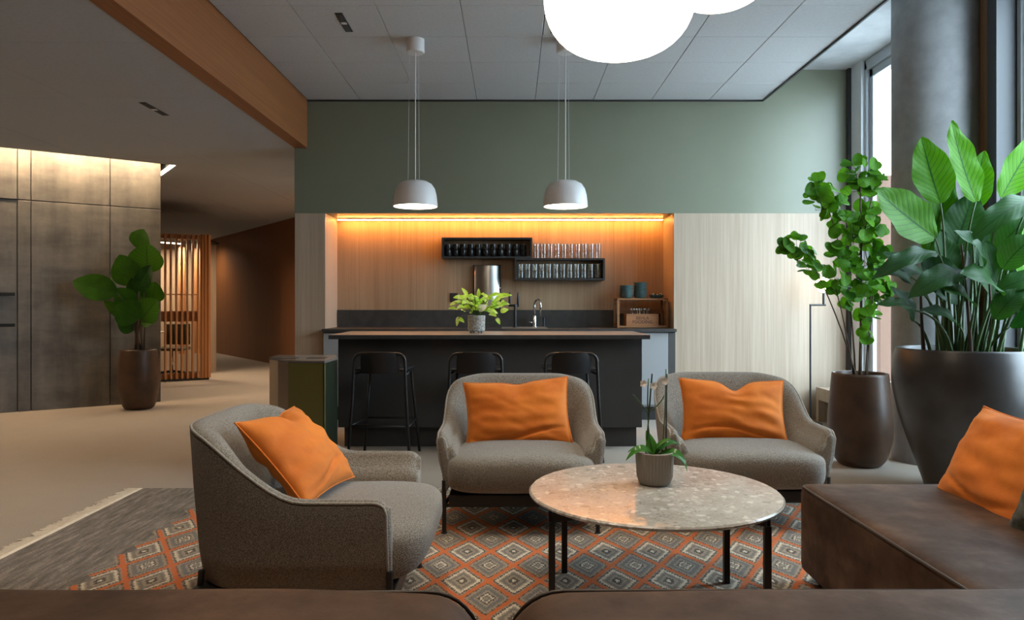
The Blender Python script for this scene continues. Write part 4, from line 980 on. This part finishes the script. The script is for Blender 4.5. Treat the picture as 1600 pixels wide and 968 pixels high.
for pts, lv in (([(0, 0, .14), (-.09, -.02, .27), (-.20, -.03, .255)], ((-.13, .27, -.2, .25), (-.17, .26, -.225, .235))), ([(.04, 0, .14), (.12, -.05, .02), (.19, -.03, .155)], ((.17, .13, .20, .075),)), ([(-.03, 0, .14), (-.12, -.03, .17), (-.16, -.04, .12)], ((-.15, .14, -.165, .06), (-.15, .13, -.10, .09))), ([(.03, 0, .15), (.15, -.03, .29), (.26, -.03, .25)], ((.17, .26, .235, .23), (.21, .25, .285, .245), (.13, .27, .19, .21), (.09, .28, .16, .34))), ([(-.02, 0, .16), (-.06, 0, .3), (-.12, 0, .38)], ((-.075, .32, -.125, .385),)), ([(.02, 0, .16), (.02, 0, .3), (.03, 0, .36)], ((.02, .31, .02, .38),))):
    MB().tube(bez(*pts), .0022, 5).build('stem', 'stem_green', kp)
    for x0, z0, x1, z1 in lv: leaf('leaf', 'leaf_lime', (x0, -.03, z0), (x1, -.04, z1), .035, (0, -.8, .5), .08, .2, kp, .62, .01, 7, 3)
leaf('leaf', 'petal', (.02, -.09, .20), (.09, -.1, .235), .065, (0, -1, .2), .08, .2, kp, .62, 0, 7, 3)

# ================================================================== LEATHER SOFAS
def cushion(name, x0, x1, y0, y1, z0, z1, parent, r=.05, crown=.02, nx=28, ny=14, nz=8, mat='leather', seed=0.0):
    """upholstered block: rounded box with a gentle crown"""
    c = Vector(((x0 + x1) / 2, (y0 + y1) / 2, (z0 + z1) / 2)); h = Vector(((x1 - x0) / 2, (y1 - y0) / 2, (z1 - z0) / 2))
    bm = bmesh.new(); grid = {}
    def key(i, j, k): return (i, j, k)
    def pt(i, j, k):
        p = Vector(((i / nx * 2 - 1), (j / ny * 2 - 1), (k / nz * 2 - 1)))
        w = Vector([math.copysign(1 - (1 - abs(a)) ** 1.6, a) * b_ for a, b_ in zip(p, h)])
        inn = Vector([max(-(b_ - r), min(b_ - r, a)) for a, b_ in zip(w, h)]); d_ = w - inn
        q = inn + d_.normalized() * r if d_.length > 1e-9 else w
        u, v, s = q.x / h.x, q.y / h.y, q.z / h.z
        q.z += crown * max(0, 1 - u ** 4) * max(0, 1 - v ** 4) * (1 if s > 0 else 0) + .004 * noise.noise(Vector((q.x * 3 + seed, q.y * 5, q.z * 5)))
        q.y += .006 * noise.noise(Vector((q.x * 4 + seed, q.z * 4, 3))); return c + q
    def vert(i, j, k):
        if (i, j, k) not in grid: grid[(i, j, k)] = bm.verts.new(pt(i, j, k))
        return grid[(i, j, k)]
    for i in range(nx):
        for j in range(ny):
            for k in (0, nz): bm.faces.new([vert(i, j, k), vert(i + 1, j, k), vert(i + 1, j + 1, k), vert(i, j + 1, k)])
        for k in range(nz):
            for j in (0, ny): bm.faces.new([vert(i, j, k), vert(i + 1, j, k), vert(i + 1, j, k + 1), vert(i, j, k + 1)])
    for j in range(ny):
        for k in range(nz):
            for i in (0, nx): bm.faces.new([vert(i, j, k), vert(i, j + 1, k), vert(i, j + 1, k + 1), vert(i, j, k + 1)])
    bmesh.ops.recalc_face_normals(bm, faces=bm.faces); me = bpy.data.meshes.new(name); bm.to_mesh(me); bm.free()
    for p in me.polygons: p.use_smooth = True
    return link(name, me, mat, parent)
def loop_piping(x0, x1, y0, y1, z, rr, parent, rad=.006):
    pts = []
    for cx, cy, a0 in ((x1 - rr, y1 - rr, 0), (x0 + rr, y1 - rr, PI / 2), (x0 + rr, y0 + rr, PI), (x1 - rr, y0 + rr, 1.5 * PI)):
        for k in range(7): a = a0 + k * PI / 12; pts.append((cx + rr * math.cos(a), cy + rr * math.sin(a), z))
    MB().tube(pts, rad, 6, closed=True).build('piping', 'leather_piping', parent, smooth=True)
def end_loop(x0, x1, y, z0, z1, r, parent):
    pts = [(x0, y, z0), (x0, y, z1 - r)]
    pts += [(x0 + r - r * math.cos(a), y, z1 - r + r * math.sin(a)) for a in [k * PI / 16 for k in range(1, 9)]]
    pts += [(x1 - r + r * math.sin(a), y, z1 - r + r * math.cos(a)) for a in [k * PI / 16 for k in range(0, 9)]] + [(x1, y, z0)]
    MB().tube(pts, .0035, 6).build('piping', 'leather_piping', parent, smooth=True)
t = thing('leather_sofa', 'brown leather sofa seen from behind along the left foreground', 'sofa', (0, 0, .012), group='brown leather sofas')
cushion('back_cushion', -2.0, -.045, .93, 1.30, .40, .690, t, .10, .012, 48, 18, 12); cushion('seat_cushion', -2.0, -.045, 1.22, 1.84, .16, .375, t, .05, .01, 30, 14, 6, seed=2)
end_loop(-1.99, -.055, 1.275, .42, .672, .09, t)
box('base', 'leather', -1.97, -.07, .98, 1.80, .05, .17, t, bevel=.02, smooth=True); box('back_panel', 'leather', -1.98, -.06, .93, 1.0, .06, .45, t, bevel=.02, smooth=True)
for x in (-1.9, -.14):
    for y in (1.02, 1.74): MB().lathe([(.018, 0), (.022, .06)], 12, x, y).build('foot', 'black_metal', t)
t = thing('corner_sofa', 'brown leather corner sofa with long chaise at the right', 'sofa', (0, 0, .012), group='brown leather sofas')
cushion('back_cushion', -.020, 2.05, .93, 1.30, .40, .692, t, .11, .012, 48, 18, 12, seed=5); cushion('seat_cushion', -.02, 1.215, 1.22, 1.84, .16, .375, t, .05, .01, 30, 14, 6, seed=6)
end_loop(-.01, 2.04, 1.275, .42, .674, .10, t)
cushion('chaise_cushion', 1.231, 2.03, 1.24, 3.135, .035, .408, t, .035, .014, 24, 40, 10, seed=9); loop_piping(1.235, 2.026, 1.25, 3.131, .398, .05, t)
cushion('chaise_back', 2.03, 2.42, .95, 2.98, .10, .665, t, .07, .012, 16, 36, 12, seed=11)
box('base', 'leather', .0, 2.38, .98, 1.80, .05, .17, t, bevel=.02, smooth=True); box('back_panel', 'leather', .0, 2.40, .93, 1.0, .06, .45, t, bevel=.02, smooth=True)
for x, y in ((.1, 1.02), (.1, 1.72), (2.3, 1.02), (1.3, 3.05), (2.3, 2.9)): MB().lathe([(.018, 0), (.022, .06)], 12, x, y).build('foot', 'black_metal', t)
pillow('throw_pillow', 'velvet', .56, .42, .085, 'orange velvet cushion leaning on the leather chaise', (1.865, 2.79, .575), (-.50, .0, -PI / 2 - .06), .0, 12, fold=.012)
pillow('throw_pillow', 'dark_green_cloth', .40, .36, .085, 'dark mottled green cushion at the right edge on the chaise', (1.80, 2.32, .565), (-.45, 0, -PI / 2 + .1), .0, 20, group=None)
